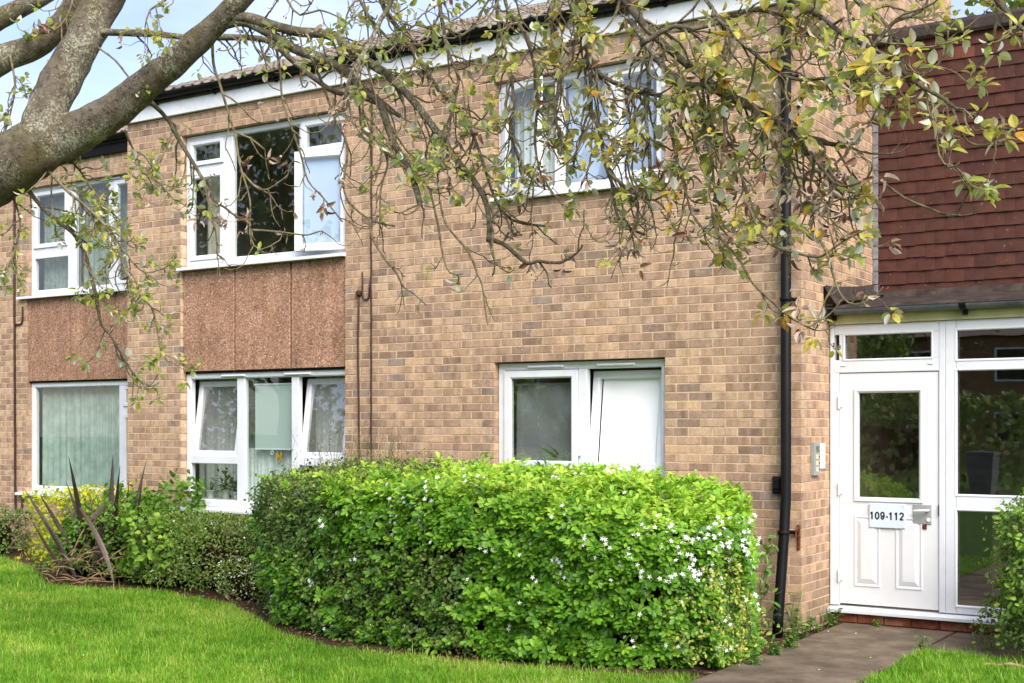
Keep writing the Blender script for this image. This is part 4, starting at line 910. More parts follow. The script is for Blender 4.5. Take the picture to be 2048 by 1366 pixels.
hb = thing('dark_hedge', (-3.9, -1.2, 0), 'darker small-leaved end of the clipped hedge beside the lower left window', 'hedge')
keepB = (~isA) & (P[:, 0] < -1.5)
pb, ab = P[keepB], A[keepB]; rep = 7
pb = np.repeat(pb, rep, 0); ab = np.repeat(ab, rep, 0); pb = pb + npr.normal(0, .03, pb.shape) - ab * (npr.random(len(pb)) ** 2 * .12)[:, None]
d = norm(ab * .6 + rand_unit(len(pb)) * .9 + [0, 0, .25])
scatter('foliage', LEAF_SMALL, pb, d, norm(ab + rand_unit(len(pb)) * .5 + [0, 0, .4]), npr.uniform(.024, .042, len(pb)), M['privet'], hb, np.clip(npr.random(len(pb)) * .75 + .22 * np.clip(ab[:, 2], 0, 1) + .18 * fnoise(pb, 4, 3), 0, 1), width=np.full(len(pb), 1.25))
k = 120; xs = npr.uniform(-4.6, -3.6, k); ys = npr.uniform(-1.1, -.4, k); z0 = hedge_h(xs, ys) - .1      # unclipped shoots on top
P0 = np.stack([xs, ys, z0], 1); P1 = P0 + np.stack([npr.normal(0, .08, k), npr.normal(0, .05, k), npr.uniform(.15, .5, k) * (npr.random(k) < .5) + .1], 1)
stems('wild_shoots', hb, P0, P1, .0028, M['twig'], 4, .08)
q = np.concatenate([P0 + (P1 - P0) * t for t in (.5, .65, .8, .95)]); scatter('shoot_leaves', LEAF_SMALL, q, rand_unit(len(q)) + [0, 0, .5], rand_unit(len(q)), npr.uniform(.014, .03, len(q)), M['lowhedge'], hb, npr.uniform(.3, 1, len(q)))
def hcore(u, v):
    x = -4.5 + u * .6; f = float(np.interp(x, HX, HF)) + .25; h = float(hedge_h(x, f)) - .15
    y, z = (f, h * v / .5) if v < .5 else (f + (v - .5) / .5 * (-.3 - f), h)
    return (x, y, max(z, -.03))
k = 90; i0 = npr.choice(len(pb), k); stems('stems', hb, pb[i0] * [1, .7, .1] + [0, -.3, 0], pb[i0], .007, M['twig'])
def mound(name, label, cat, c, rad, n, size, mat, tmpl=LEAF_SMALL, tintf=None, nz_=.25, up=.3, seed=1, sq=2.6, stem=40, wid=1.2, core=True, flowers=0, zmin=0.0):
    """rounded shrub: leaves through the outer shell of a noisy superellipsoid"""
    t = thing(name, (c[0], c[1], 0), label, cat)
    lo = -(c[2] - zmin) / rad[2] * .98; B = npr.uniform(-1, 1, (n, 3)); B[:, 2] = npr.uniform(lo, 1, n)
    wts = np.array([rad[1] * rad[2] * (1 - lo), rad[0] * rad[2] * (1 - lo), rad[0] * rad[1]]); fc = npr.choice(3, n, p=wts / wts.sum()); sg_ = np.where(npr.random(n) < .5, -1.0, 1.0)
    for ax_ in range(3): B[fc == ax_, ax_] = (sg_ if ax_ < 2 else np.ones(n))[fc == ax_]
    S = B / ((np.abs(B) ** sq).sum(1) ** (1 / sq))[:, None]; Nn = norm(np.sign(S) * np.abs(S) ** (sq - 1) / np.array(rad))
    S = S * (1 + nz_ * fnoise(S, 2.6, seed) + .5 * nz_ * fnoise(S, 7, seed + 2))[:, None] * (1 - .28 * npr.random(n) ** 2)[:, None]
    p = np.array(c) + S * rad; ok = p[:, 2] > zmin + .015; p, Nn, S = p[ok], Nn[ok], S[ok]; n = len(p)
    d = norm(Nn * .7 + rand_unit(n) * .8 + [0, 0, .1])
    tv = npr.random(n) * .8 + .2 * fnoise(p, 5, seed) + .12 if tintf is None else tintf(p)
    scatter('foliage', tmpl, p, d, norm(Nn + rand_unit(n) * .45 + [0, 0, up]), size * npr.uniform(.65, 1.3, n), M[mat], t, np.clip(tv, 0, 1), width=np.full(n, wid))
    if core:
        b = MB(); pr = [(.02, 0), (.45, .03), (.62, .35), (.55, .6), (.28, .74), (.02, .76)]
        b.lathe(pr, (0, 0, 0), 14); b.v = [(c[0] + x * rad[0] * .95, c[1] + y * rad[1] * .95, zmin - .02 + z * (c[2] + rad[2] - zmin)) for x, y, z in b.v]; b.build('dark_core', M['core'], t, True)
    if stem:
        i0 = npr.choice(n, stem); stems('stems', t, np.stack([c[0] + (p[i0, 0] - c[0]) * .3, c[1] + (p[i0, 1] - c[1]) * .3, np.full(stem, zmin)], 1), p[i0], .006, M['twig'])
    if flowers:
        i0 = npr.choice(n, flowers); q = np.repeat(p[i0] + Nn[i0] * .02, 4, 0); nd = np.repeat(Nn[i0], 4, 0)
        scatter('flowers', LEAF_SMALL, q + npr.normal(0, .004, q.shape), rand_unit(len(q)) + nd * .3, nd, np.full(len(q), .013), M['flower'], t, width=np.full(len(q), 1.4))
    return t
mound('lobed_shrub', 'light green shrub with maple-like leaves between sword plant and low hedge', 'shrub', (-6.75, -.60, .28), (.60, .40, .46), 1700, .062, 'ivy', LEAF_LOBED, nz_=.3, wid=1.0)
mound('lobed_shrub', 'leafy shrub climbing the wall behind the sword-leaved plant', 'shrub', (-7.35, -.30, .40), (.72, .32, .62), 1800, .06, 'ivy', LEAF_LOBED, lambda p: npr.random(len(p)) * .5 + .1 * fnoise(p, 5, 2), nz_=.3, wid=1.0, seed=4)
mound('low_hedge', 'low dull green clipped hedge under the lower left window', 'hedge', (-5.62, -.52, .33), (1.45, .46, .42), 17000, .030, 'lowhedge', nz_=.10, sq=4.5, seed=6, flowers=120)
mound('silver_shrub', 'small grey-leaved shrub with tiny white flowers at the foot of the low hedge', 'shrub', (-5.15, -.98, .08), (.46, .16, .30), 1300, .022, 'varieg', tintf=lambda p: npr.random(len(p)) * .5, nz_=.3, seed=8, flowers=130)
mound('golden_shrub', 'yellow-leaved shrub beneath the curtained window of the set-back block', 'shrub', (-8.35, -.25, .40), (.95, .45, .55), 3600, .05, 'golden', LEAF_SMALL, nz_=.25, seed=10)
mound('green_shrub', 'mid green shrub tangled through the base of the sword-leaved plant', 'shrub', (-7.75, -.60, .30), (.75, .42, .50), 3000, .045, 'ivy', LEAF_SMALL, lambda p: npr.random(len(p)) * .45, nz_=.3, seed=12)
mound('far_bush', 'low dark bush at the left edge below the set-back block', 'bush', (-11.6, .55, .15), (1.1, .4, .42), 4200, .035, 'lowhedge', tintf=lambda p: npr.random(len(p)) * .6, nz_=.2, seed=14, flowers=20)
mound('golden_shrub', 'yellow variegated shrub at the right foot of the flowering hedge', 'shrub', (-.10, -1.62, .30), (.29, .46, .50), 1900, .030, 'varieg', nz_=.35, seed=16, core=False)
mound('leafy_weed', 'loose green weedy shrub leaning past the hedge towards the black downpipe', 'weed', (-.24, -.62, .36), (.22, .28, .50), 300, .058, 'weed', LEAF_LANCE, nz_=.5, seed=18, core=False, stem=26, wid=1.1)
mound('bushy_hedge', 'bushy green hedge end at the right edge before the glazed sidelight', 'hedge', (2.16, -.02, .42), (.60, .55, .70), 12500, .036, 'lowhedge', LEAF_SMALL, lambda p: np.clip(npr.random(len(p)) * .55 + .1, 0, .75), nz_=.28, seed=20, sq=3)
mound('bright_bush', 'fresh yellow-green shoots overhanging the bushy hedge at the right edge', 'bush', (2.14, -.10, .70), (.56, .5, .48), 3600, .04, 'ivy', LEAF_SMALL, nz_=.4, seed=22, core=False, stem=50)
sp0 = np.stack([npr.uniform(1.55, 2.3, 26), npr.uniform(-.4, .2, 26), npr.uniform(.75, 1.0, 26)], 1)
# sword-leaved plant
ph = thing('sword_leaved_plant', (-7.75, -.85, 0), 'purple-bronze sword-leaved plant with dead stalks at the lawn edge', 'plant')
def sword(base, tip, w, bend, droop=0.0):
    base, tip = Vector(base), Vector(tip); n = 9; V, F = [], []
    w *= .8; ax = (tip - base); side = ax.cross(Vector((ST * -1, CT, 0))).normalized(); nrm = side.cross(ax).normalized(); tw = rnd.uniform(-.7, .7)
    for i in range(n + 1):
        t = i / n; p = base.lerp(tip, t) + nrm * bend * math.sin(t * math.pi) + Vector((0, 0, -droop * t ** 3))
        ww = w * (min(1, .45 + 1.6 * t) if t < .4 else 1) * (1 - max(0, (t - .5) / .5) ** 1.6) + .001; s2 = side * math.cos(tw * t) + nrm * math.sin(tw * t)
        V += [tuple(p - s2 * ww + nrm * ww * .35), tuple(p), tuple(p + s2 * ww + nrm * ww * .35)]
    for i in range(n): a = 3 * i; F += [(a, a + 1, a + 4, a + 3), (a + 1, a + 2, a + 5, a + 4)]
    return V, F
sw = [((150, 1150), (48, 978), .035), ((165, 1150), (80, 990), .036), ((180, 1150), (137, 912), .04), ((190, 1150), (133, 965), .035), ((215, 1150), (226, 908), .04), ((222, 1150), (240, 930), .038), ((230, 1145), (222, 938), .03),
      ((240, 1145), (294, 916), .022), ((236, 1150), (258, 962), .022), ((248, 1150), (285, 956), .018), ((185, 1152), (210, 1008), .03), ((150, 1155), (88, 1040), .03), ((140, 1160), (60, 1035), .028), ((205, 1150), (130, 1000), .03),
      ((212, 1155), (180, 985), .026), ((232, 1160), (262, 1060), .024)]
for (b0, t0, w) in sw:
    V, F = sword(at(*b0, 14.0 + rnd.uniform(-.25, .25)), at(*t0, 13.9 + rnd.uniform(-.35, .3)), w, rnd.uniform(-.07, .07)); o = MB().add(V, F).build('sword_leaf', M['phorm'], ph, True); o.color = (rnd.random(), 0, 0, 1)
V, F = sword(at(160, 1015, 13.3), at(228, 1168, 13.1), .032, .12); o = MB().add(V, F).build('sword_leaf', M['phorm'], ph, True); o.color = (.9, 0, 0, 1); o['label'] = 'folded leaf bent down to the lawn'
V, F = sword(at(180, 1040, 13.4), at(214, 1005, 13.3), .035, .02); o = MB().add(V, F).build('sword_leaf', M['phorm'], ph, True); o.color = (1, 0, 0, 1)
b = MB()
for i in range(55):
    a = at(rnd.uniform(90, 235), rnd.uniform(1105, 1172), 13.6 + rnd.uniform(-.3, .25)); dirv = Vector((rnd.gauss(0, 1), rnd.gauss(0, .8), rnd.uniform(-.1, .35))).normalized() * rnd.uniform(.15, .42)
    c = a + dirv; a.z = max(a.z, .02); c.z = max(c.z, .015); b.tube([a, (a + c) / 2 + Vector((0, 0, .02)), c], [.006, .007, .003], 4)
b.build('dead_stalks', M['dead'], ph, kind='stuff')
# weeds along the foot of the wall and beside the door
def weed(c, h, n, size, label, mat='weed', tm=LEAF_LANCE):
    t = thing('weed', (c[0], c[1], -.02), label, 'weed', 'weeds at the foot of the wall'); ps, ds = [], []; b = MB()
    for i in range(max(2, n // 9)):
        tip = Vector((c[0] + rnd.gauss(0, h * .3), c[1] + rnd.gauss(0, h * .25), h * rnd.uniform(.5, 1.1))); b0 = Vector((c[0] + rnd.gauss(0, .03), c[1] + rnd.gauss(0, .03), -.02)); b.tube([b0, b0.lerp(tip, .5) + Vector((rnd.gauss(0, .01), 0, 0)), tip], [.004, .003, .0015], 4)
        for k in range(9): q = b0.lerp(tip, .25 + .75 * k / 8); ps.append(q); ds.append((rnd.gauss(0, 1), rnd.gauss(0, 1), .35))
    b.build('stems', M['weed'], t); ps, ds = np.array(ps), norm(np.array(ds)); m = len(ps)
    scatter('leaves', tm, ps, ds, np.tile([0, 0, 1.], (m, 1)) + rand_unit(m) * .35, size * npr.uniform(.6, 1.3, m), M[mat], t, npr.random(m))
weed((-.03, -.13, 0), .34, 60, .065, 'green weed standing just right of the downpipe foot'); weed((-.30, -.25, 0), .30, 50, .06, 'green weed left of the downpipe foot')
weed((.10, -.30, 0), .12, 90, .05, 'low spreading weed at the foot of the brick corner'); weed((.07, .10, 0), .10, 80, .045, 'low weed along the foot of the return wall'); weed((.08, .42, 0), .10, 60, .04, 'small weed near the end of the return wall')
weed((.10, .52, 0), .22, 40, .045, 'dark leafy weed in the corner beside the threshold', 'privet', LEAF_SMALL); weed((.42, .58, 0), .05, 36, .03, 'tiny tuft growing at the base of the plinth'); weed((1.05, -.30, 0), .10, 40, .04, 'weed growing in the joint between paving slabs')
weed((.20, -.80, 0), .10, 90, .045, 'pale creeping weed on the path edge below the variegated shrub'); weed((.22, -1.15, 0), .09, 90, .04, 'creeping weed spreading onto the path by the hedge'); weed((.24, -1.6, 0), .08, 70, .04, 'creeping weed at the hedge foot nearest the lawn')

# ------------------------------------------------------------------ lawn
LAWN = [(-16, .9), (-12, .72), (-9.4, -.36), (-7.7, -1.38), (-6.9, -1.33), (-6.2, -1.11), (-5.0, -1.42), (-4.2, -1.94), (-3.45, -2.41), (-2.7, -2.66), (-2.0, -2.62), (-.6, -2.46), (.12, -2.18), (.12, -5.5), (-5.5, -7.5), (-16, -3)]
LAWN2 = [(1.07, -.38), (1.5, -.36), (2.6, -.36), (4.5, .3), (5.5, -2.2), (1.07, -4.2)]
def inside(poly, x, y):
    r = np.zeros(len(x), bool); n = len(poly)
    for i in range(n):
        (x0, y0), (x1, y1) = poly[i], poly[(i + 1) % n]
        c = ((y0 > y) != (y1 > y)) & (x < (x1 - x0) * (y - y0) / (y1 - y0 + 1e-12) + x0); r ^= c
    return r
def lawn_pts(poly, dens):
    xs_, ys_ = [p[0] for p in poly], [p[1] for p in poly]; A_ = (max(xs_) - min(xs_)) * (max(ys_) - min(ys_)); n = int(A_ * dens)
    x = npr.uniform(min(xs_), max(xs_), n); y = npr.uniform(min(ys_), max(ys_), n); k = inside(poly, x + npr.normal(0, .02, n), y + npr.normal(0, .03, n)); x, y = x[k], y[k]
    w = -ST * (x - CAM.x) + CT * (y - CAM.y); q = (CT * (x - CAM.x) + ST * (y - CAM.y)) / np.maximum(w, .1)
    vis = (w > 7.2) & (np.abs(q) < .48); keep = vis | (npr.random(len(x)) < .10)
    far = np.clip((w - 9) / 9, 0, 1); keep &= npr.random(len(x)) > .45 * far
    return x[keep], y[keep], far[keep]
def grass(name, poly, dens, label):
    x, y, far = lawn_pts(poly, dens); n = len(x); p = np.stack([x, y, np.full(n, -.034)], 1)
    tuft = fnoise(p, 3.0, 2) + .8 * fnoise(p, 9, 5); h = (.044 + .018 * tuft + npr.gamma(1.6, .010, n)) * (1 + .2 * far); w = npr.uniform(.0016, .0030, n) * (1 + .8 * far)
    a = npr.uniform(0, 2 * math.pi, n); d = np.stack([np.cos(a), np.sin(a), 0 * a], 1); s_ = np.stack([-np.sin(a), np.cos(a), 0 * a], 1); ln = npr.uniform(.15, .95, n)[:, None] * h[:, None]
    up = np.array([0, 0, 1.])
    v0, v1 = p - s_ * w[:, None], p + s_ * w[:, None]; mid = p + up * (h * .6)[:, None] + d * ln * .35
    v2, v3 = mid - s_ * (w * .75)[:, None], mid + s_ * (w * .75)[:, None]; v4 = p + up * (h * .95)[:, None] + d * ln
    V = np.stack([v0, v1, v2, v3, v4], 1).reshape(-1, 3); F = np.array([(0, 1, 3), (0, 3, 2), (2, 3, 4)]); F = (F[None] + (np.arange(n) * 5)[:, None, None]).reshape(-1, 3)
    t = np.clip(npr.random(n) * .5 + .20 + .26 * fnoise(p, 1.6, 7) + .22 * fnoise(p, 6, 1) + .45 * (npr.random(n) < .09), 0, 1)
    o = bpy.data.objects.new(name, fast_mesh(name, V, F, M['grass'], np.repeat(t, 5))); link(o, None, 'stuff'); return tag(o, label, 'grass')
grass('lawn_grass', LAWN, 9500, 'bright green mown lawn in front of the hedges'); grass('verge_grass', LAWN2, 9500, 'small patch of bright grass right of the paved path')
n = 240; x, y, _ = lawn_pts(LAWN, 30); i0 = npr.choice(len(x), min(n, len(x)), False); p = np.stack([x[i0], y[i0], np.full(len(i0), .014)], 1)
o = scatter('fallen_leaves', LEAF_OVATE, p, rand_unit(len(p)) * [1, 1, .15], rand_unit(len(p)) * .4 + [0, 0, 1], npr.uniform(.02, .05, len(p)), M['bleaf'], None, npr.random(len(p))); tag(o, 'small brown leaves scattered over the lawn', 'leaves')
n = 420; q = np.stack([npr.uniform(-4.6, .2, n), npr.uniform(-2.9, -1.9, n), np.full(n, -.006)], 1); q2 = np.stack([npr.uniform(-8.5, -4.4, n), npr.uniform(-1.5, -.9, n), np.full(n, -.006)], 1); q = np.concatenate([q, q2])
o = scatter('bed_litter', LEAF_OVATE, q, rand_unit(len(q)) * [1, 1, .2], rand_unit(len(q)) * .5 + [0, 0, 1], npr.uniform(.015, .045, len(q)), M['bleaf'], None, npr.random(len(q))); tag(o, 'brown leaf litter and petals along the edge of the bed', 'leaf litter')
x, y, _ = lawn_pts(LAWN, 22); n = 160; i0 = npr.choice(len(x), min(n, len(x)), False); p = np.stack([x[i0], y[i0], np.full(len(i0), .012)], 1); p2 = np.stack([npr.uniform(.15, 1.0, 14), npr.uniform(-2.4, .5, 14), np.full(14, .008)], 1); p = np.concatenate([p, p2])
o = scatter('fallen_petals', LEAF_SMALL, p, rand_unit(len(p)) * [1, 1, .2], rand_unit(len(p)) * .4 + [0, 0, 1], npr.uniform(.010, .018, len(p)), M['flower'], None); tag(o, 'white petals dropped on lawn and path', 'petals')
sk = thing('dead_stick', tuple(at(2000, 1330, 9.0)), 'pale dead stick lying on the grass at the right edge', 'stick')
pts = [at(*q) for q in ((1958, 1334, 9.05), (1975, 1328, 9.05), (1995, 1331, 9.0), (2022, 1328, 8.95), (2060, 1338, 8.9), (2110, 1332, 8.9))]
MB().tube([p + Vector((0, 0, .0)) for p in pts], [.006, .010, .011, .012, .013, .012], 8).build('stem', M['stick'], sk, True)
MB().tube([pts[3], pts[3] + Vector((.02, -.02, -.03)), pts[3] + Vector((.03, -.04, -.06))], [.006, .005, .003], 6).build('side_twig', M['stick'], sk, True)
# ------------------------------------------------------------------ the whitebeam tree spreading over the lawn
tree = thing('whitebeam_tree', tuple(at(-420, 1325, 9.2)), 'spreading tree with lichened grey limbs and drooping yellow-green branches across the facade', 'tree')
def smooth(pts, rad, step=.05):
    """Catmull-Rom through the points"""
    P_, R_ = [], []; n = len(pts)
    for i in range(n - 1):
        p0, p1, p2, p3 = pts[max(i - 1, 0)], pts[i], pts[i + 1], pts[min(i + 2, n - 1)]; k = max(2, int((p2 - p1).length / step))
        for j in range(k):
            t = j / k; P_.append(.5 * ((2 * p1) + (p2 - p0) * t + (2 * p0 - 5 * p1 + 4 * p2 - p3) * t * t + (3 * p1 - p0 - 3 * p2 + p3) * t ** 3)); R_.append(rad[i] * (1 - t) + rad[i + 1] * t)
    P_.append(pts[-1]); R_.append(rad[-1]); return P_, R_
def bough(name, spec, n=12, rough=.05, step=.06, mat='bark', parent=None):
    """spec: list of (px, py, distance, width in photo pixels)"""
    pts = [at(a, b_, d) for a, b_, d, w in spec]; rad = [w / 2 * d / FPX for a, b_, d, w in spec]
    P_, R_ = smooth(pts, rad, step); b = MB(); b.tube(P_, R_, n)
    V = np.array(b.v); c = np.repeat(np.array([tuple(p) for p in P_]), n, 0); r = np.repeat(np.array(R_), n)
    off = norm(V - c) * (r * rough * (fnoise(V, 9, 1) * 1.2 + fnoise(V, 26, 2) * .8 + 1.2 * np.maximum(0, fnoise(V, 6, 5) - .45)))[:, None]
    b.v = [tuple(p) for p in V + off]; b.build(name, M[mat], tree if parent is None else parent, True)
    return P_, R_
bough('trunk', [(-430, 1345, 9.2, 190), (-425, 1200, 9.2, 160), (-400, 900, 9.2, 150), (-330, 680, 9.2, 145), (-230, 520, 9.15, 138), (-120, 425, 9.1, 130), (-20, 352, 9.0, 124), (60, 305, 8.9, 112), (110, 268, 8.9, 96), (135, 240, 8.9, 84)], 20, .07)
bough('limb', [(60, 310, 8.95, 90), (130, 275, 8.9, 86), (206, 237, 8.8, 74), (275, 186, 8.7, 64), (361, 113, 8.5, 53), (430, 52, 8.4, 46), (475, 5, 8.3, 44), (560, -90, 8.2, 44), (720, -190, 8.0, 42), (900, -230, 7.6, 38), (1100, -210, 7.2, 34), (1300, -150, 6.8, 30), (1500, -90, 6.4, 22)], 16, .08)
bough('limb', [(70, 300, 8.95, 80), (100, 206, 9.0, 80), (134, 138, 9.1, 77), (165, 85, 9.1, 74), (191, 34, 9.2, 74), (222, -25, 9.2, 70), (260, -140, 9.2, 60)], 16, .08)
bough('limb', [(-160, 260, 9.4, 66), (-60, 165, 9.5, 60), (0, 122, 9.5, 55), (86, 84, 9.5, 48), (127, 40, 9.5, 44), (160, -20, 9.5, 40), (190, -90, 9.5, 36)], 14, .08)
bough('limb', [(-120, 90, 9.7, 46), (-50, 62, 9.7, 42), (0, 38, 9.7, 40), (45, 14, 9.7, 38), (95, -15, 9.7, 34), (150, -60, 9.7, 30)], 14, .08)
bough('limb', [(900, -230, 7.6, 30), (1150, -300, 6.4, 30), (1400, -260, 5.9, 28), (1650, -160, 5.7, 26), (1900, -80, 5.5, 22), (2100, -40, 5.4, 18)], 12, .08)
BR_ = []        # (spec, twig density)
def br(d0, d1, w0, w1, pts, dens=1.0):
    n = len(pts); BR_.append(([(x, y, d0 + (d1 - d0) * i / (n - 1), w0 + (w1 - w0) * i / (n - 1)) for i, (x, y) in enumerate(pts)], dens))
# boughs running right from the limbs
br(9.1, 8.3, 15, 9, [(180, 62), (240, 65), (299, 67), (371, 74), (447, 74), (516, 77), (550, 91), (592, 127), (636, 162), (671, 184), (740, 200), (800, 232)], .45)
br(8.4, 7.7, 22, 12, [(425, 58), (482, 43), (537, 65), (585, 96), (636, 115), (688, 141), (725, 179), (759, 206), (783, 275), (807, 320), (828, 365), (840, 406)], .9)
br(8.4, 7.2, 24, 10, [(430, 50), (482, 34), (550, 52), (602, 64), (654, 69), (700, 96), (725, 117), (776, 151), (818, 193), (852, 234), (886, 282), (921, 330), (955, 372), (972, 406), (979, 450), (977, 481)], .8)
br(7.2, 7.0, 10, 4, [(977, 478), (1007, 488), (1031, 508), (1055, 527), (1076, 522), (1120, 526), (1155, 505), (1165, 490)], .5)
br(7.6, 7.4, 10, 8, [(783, -80), (783, 0), (762, 38), (738, 89), (718, 120), (701, 151), (690, 200)], .4)
br(7.8, 7.3, 10, 5, [(740, -140), (762, 0), (800, 62), (845, 131), (873, 172), (900, 203), (935, 248), (955, 292), (972, 344), (990, 396), (1024, 440), (1090, 452)], .9)
br(7.6, 7.4, 9, 5, [(870, -160), (879, 0), (886, 52), (893, 93), (904, 124), (917, 160), (900, 240), (893, 300), (875, 350)], 1.0)
br(7.4, 7.0, 9, 5, [(985, -160), (993, 0), (996, 41), (1007, 89), (1021, 144), (1027, 206), (1020, 270), (1045, 330), (1040, 390)], 1.1)
br(7.2, 6.9, 9, 4, [(1030, -120), (1010, 0), (1045, 60), (1066, 120), (1075, 200), (1070, 290), (1090, 380)], 1.1)
br(7.0, 6.8, 9, 5, [(1120, -140), (1107, 0), (1100, 41), (1117, 89), (1122, 160), (1110, 230), (1130, 300)], 1.1)
br(6.8, 6.5, 12, 5, [(1165, -120), (1155, 0), (1162, 55), (1175, 103), (1182, 172), (1182, 220), (1199, 261), (1210, 327), (1223, 365), (1230, 413), (1244, 447), (1290, 470)], 1.0)
br(6.6, 6.3, 8, 4, [(1210, 327), (1220, 347), (1272, 389), (1310, 400), (1345, 380)], .8)
br(6.8, 6.3, 12, 7, [(1120, -60), (1179, 113), (1210, 155), (1265, 179), (1334, 196), (1400, 230), (1470, 300)], 1.0)
br(6.6, 6.4, 11, 6, [(1275, -110), (1282, 62), (1290, 110), (1299, 162), (1292, 230), (1300, 330), (1290, 400)], 1.0)
br(6.5, 5.8, 18, 9, [(1200, -70), (1280, 40), (1348, 107), (1400, 148), (1451, 186), (1496, 206), (1541, 237), (1589, 261), (1640, 285), (1690, 290)], 1.0)
br(6.4, 5.8, 14, 7, [(1260, 40), (1348, 158), (1410, 172), (1461, 199), (1527, 227), (1580, 262), (1640, 330), (1700, 385)], .9)
br(6.2, 5.6, 10, 6, [(1380, -60), (1413, 0), (1461, 65), (1513, 110), (1554, 144), (1600, 160), (1668, 155), (1727, 158)], 1.2)
br(6.2, 5.4, 14, 7, [(1500, -80), (1582, 0), (1616, 17), (1651, 41), (1692, 72), (1740, 95), (1790, 120)], 1.2)
br(5.6, 5.3, 11, 5, [(1640, -90), (1720, 7), (1754, 31), (1795, 83), (1806, 144), (1847, 175), (1885, 196), (1912, 217), (1947, 230), (1985, 251), (2060, 268)], .9)
br(5.5, 5.4, 9, 5, [(1740, 100), (1780, 52), (1795, 41), (1843, 21), (1857, -10), (1850, -60)], .8)
br(5.4, 5.2, 14, 8, [(1900, -90), (1995, 0), (2030, 45), (2090, 90)], .8)
br(6.2, 5.9, 10, 6, [(1280, 90), (1348, 52), (1389, 58), (1451, 41), (1496, 21), (1560, 30), (1620, 70)], 1.2)
br(6.0, 5.8, 7, 4, [(1500, 205), (1520, 225), (1541, 275), (1561, 310), (1589, 351), (1633, 362), (1670, 340)], 1.0)
br(6.3, 6.1, 7, 4, [(1400, 150), (1407, 193), (1410, 275), (1424, 327), (1431, 413), (1437, 471), (1440, 500)], .8)
br(6.2, 5.9, 7, 3, [(1440, 180), (1448, 213), (1451, 293), (1479, 344), (1499, 396), (1510, 430), (1527, 447), (1545, 470)], .8)
br(6.1, 5.8, 6, 3, [(1424, 430), (1437, 471), (1479, 519), (1503, 564), (1541, 601), (1582, 636), (1630, 660), (1634, 640)], .35)
br(5.9, 5.6, 7, 4, [(1490, 400), (1520, 460), (1541, 488), (1589, 505), (1634, 514), (1654, 506), (1690, 480), (1740, 455)], .7)
br(5.7, 5.6, 6, 3, [(1640, 480), (1654, 508), (1665, 546), (1678, 584), (1696, 605), (1720, 608), (1731, 590)], .9)
br(5.8, 5.5, 7, 4, [(1589, 261), (1640, 330), (1668, 365), (1700, 372), (1735, 355), (1745, 330)], 1.2)
br(5.6, 5.4, 6, 3, [(1760, 360), (1809, 396), (1857, 416), (1899, 432), (1915, 425), (1930, 396), (1943, 372)], .3)
br(5.4, 5.3, 6, 3, [(1860, 190), (1871, 241), (1878, 310), (1899, 334), (1920, 325)], .3)
br(5.4, 5.3, 6, 3, [(1905, 215), (1925, 270), (1945, 288), (1970, 290), (2010, 278)], .4)
br(5.6, 5.4, 7, 4, [(1727, 60), (1800, 160), (1850, 150), (1890, 110), (1896, 60)], .6)
br(6.4, 6.2, 6, 3, [(1330, 200), (1350, 300), (1370, 380), (1390, 440), (1420, 470)], .9)
br(6.6, 6.4, 6, 3, [(1250, 180), (1262, 260), (1255, 330), (1275, 420), (1240, 520)], .7)
# drooping sprays on the left
br(8.9, 8.7, 11, 4, [(285, 192), (310, 212), (337, 241), (358, 279), (389, 330), (409, 365), (427, 399), (451, 416), (478, 438)], .7)
br(8.75, 8.7, 5, 2.5, [(409, 365), (420, 420), (432, 465), (436, 510), (450, 520)], .7)
br(8.8, 8.7, 5, 2.5, [(344, 265), (330, 300), (318, 325), (296, 340)], .8)
br(9.0, 8.9, 5, 2.5, [(250, 260), (255, 275), (275, 316), (285, 344), (320, 368), (347, 399)], .9)
br(9.0, 9.2, 10, 3, [(30, 345), (45, 365), (83, 413), (120, 447), (145, 465), (169, 505), (186, 564), (196, 615), (203, 650), (220, 670), (241, 705), (261, 739), (286, 767), (306, 772)], .6)
br(8.9, 8.8, 7, 3, [(75, 315), (86, 330), (138, 385), (172, 413), (220, 465), (255, 550), (275, 584), (303, 615), (313, 650), (320, 691), (334, 722)], 1.0)
br(9.0, 8.9, 5, 3, [(138, 385), (190, 430), (225, 470), (250, 505), (290, 545), (340, 530)], 1.1)
br(9.1, 9.0, 5, 3, [(20, 380), (40, 440), (30, 500), (10, 540)], .9)
br(9.1, 9.0, 5, 3, [(100, 300), (150, 330), (200, 400), (240, 440)], 1.2)
br(8.6, 8.5, 7, 3.5, [(425, 70), (427, 127), (440, 169), (451, 206), (464, 248), (471, 265), (500, 276), (530, 300)], .25)
br(8.4, 8.2, 6, 3, [(548, 85), (554, 103), (561, 148), (564, 193), (578, 241), (602, 310), (616, 361), (647, 396), (685, 444)], .35)
br(8.3, 8.0, 6, 4, [(620, 110), (636, 145), (654, 193), (671, 241), (695, 292), (688, 361), (695, 400), (740, 440), (790, 452)], .5)
br(8.2, 8.0, 6, 3, [(700, 150), (718, 206), (725, 261), (766, 292), (775, 330), (762, 378), (759, 470)], .6)
br(8.5, 8.4, 5, 2.5, [(471, 268), (480, 330), (500, 400), (500, 470), (520, 500), (560, 480)], .6)
br(8.5, 8.4, 5, 2.5, [(480, 340), (520, 380), (550, 370), (575, 350)], .8)
br(8.5, 8.4, 5, 2.5, [(500, 460), (540, 462), (590, 468), (615, 470), (640, 462)], .5)
br(7.9, 7.8, 5, 2.5, [(740, 440), (745, 477), (773, 522), (793, 546), (807, 574), (828, 588), (852, 610)], .3)
br(7.5, 7.4, 5, 2.5, [(860, 380), (876, 450), (886, 512), (900, 546), (925, 548)], .3)
br(7.4, 7.3, 5, 2.5, [(880, 400), (893, 450), (938, 505), (955, 550), (964, 570), (972, 629), (976, 650)], .35)
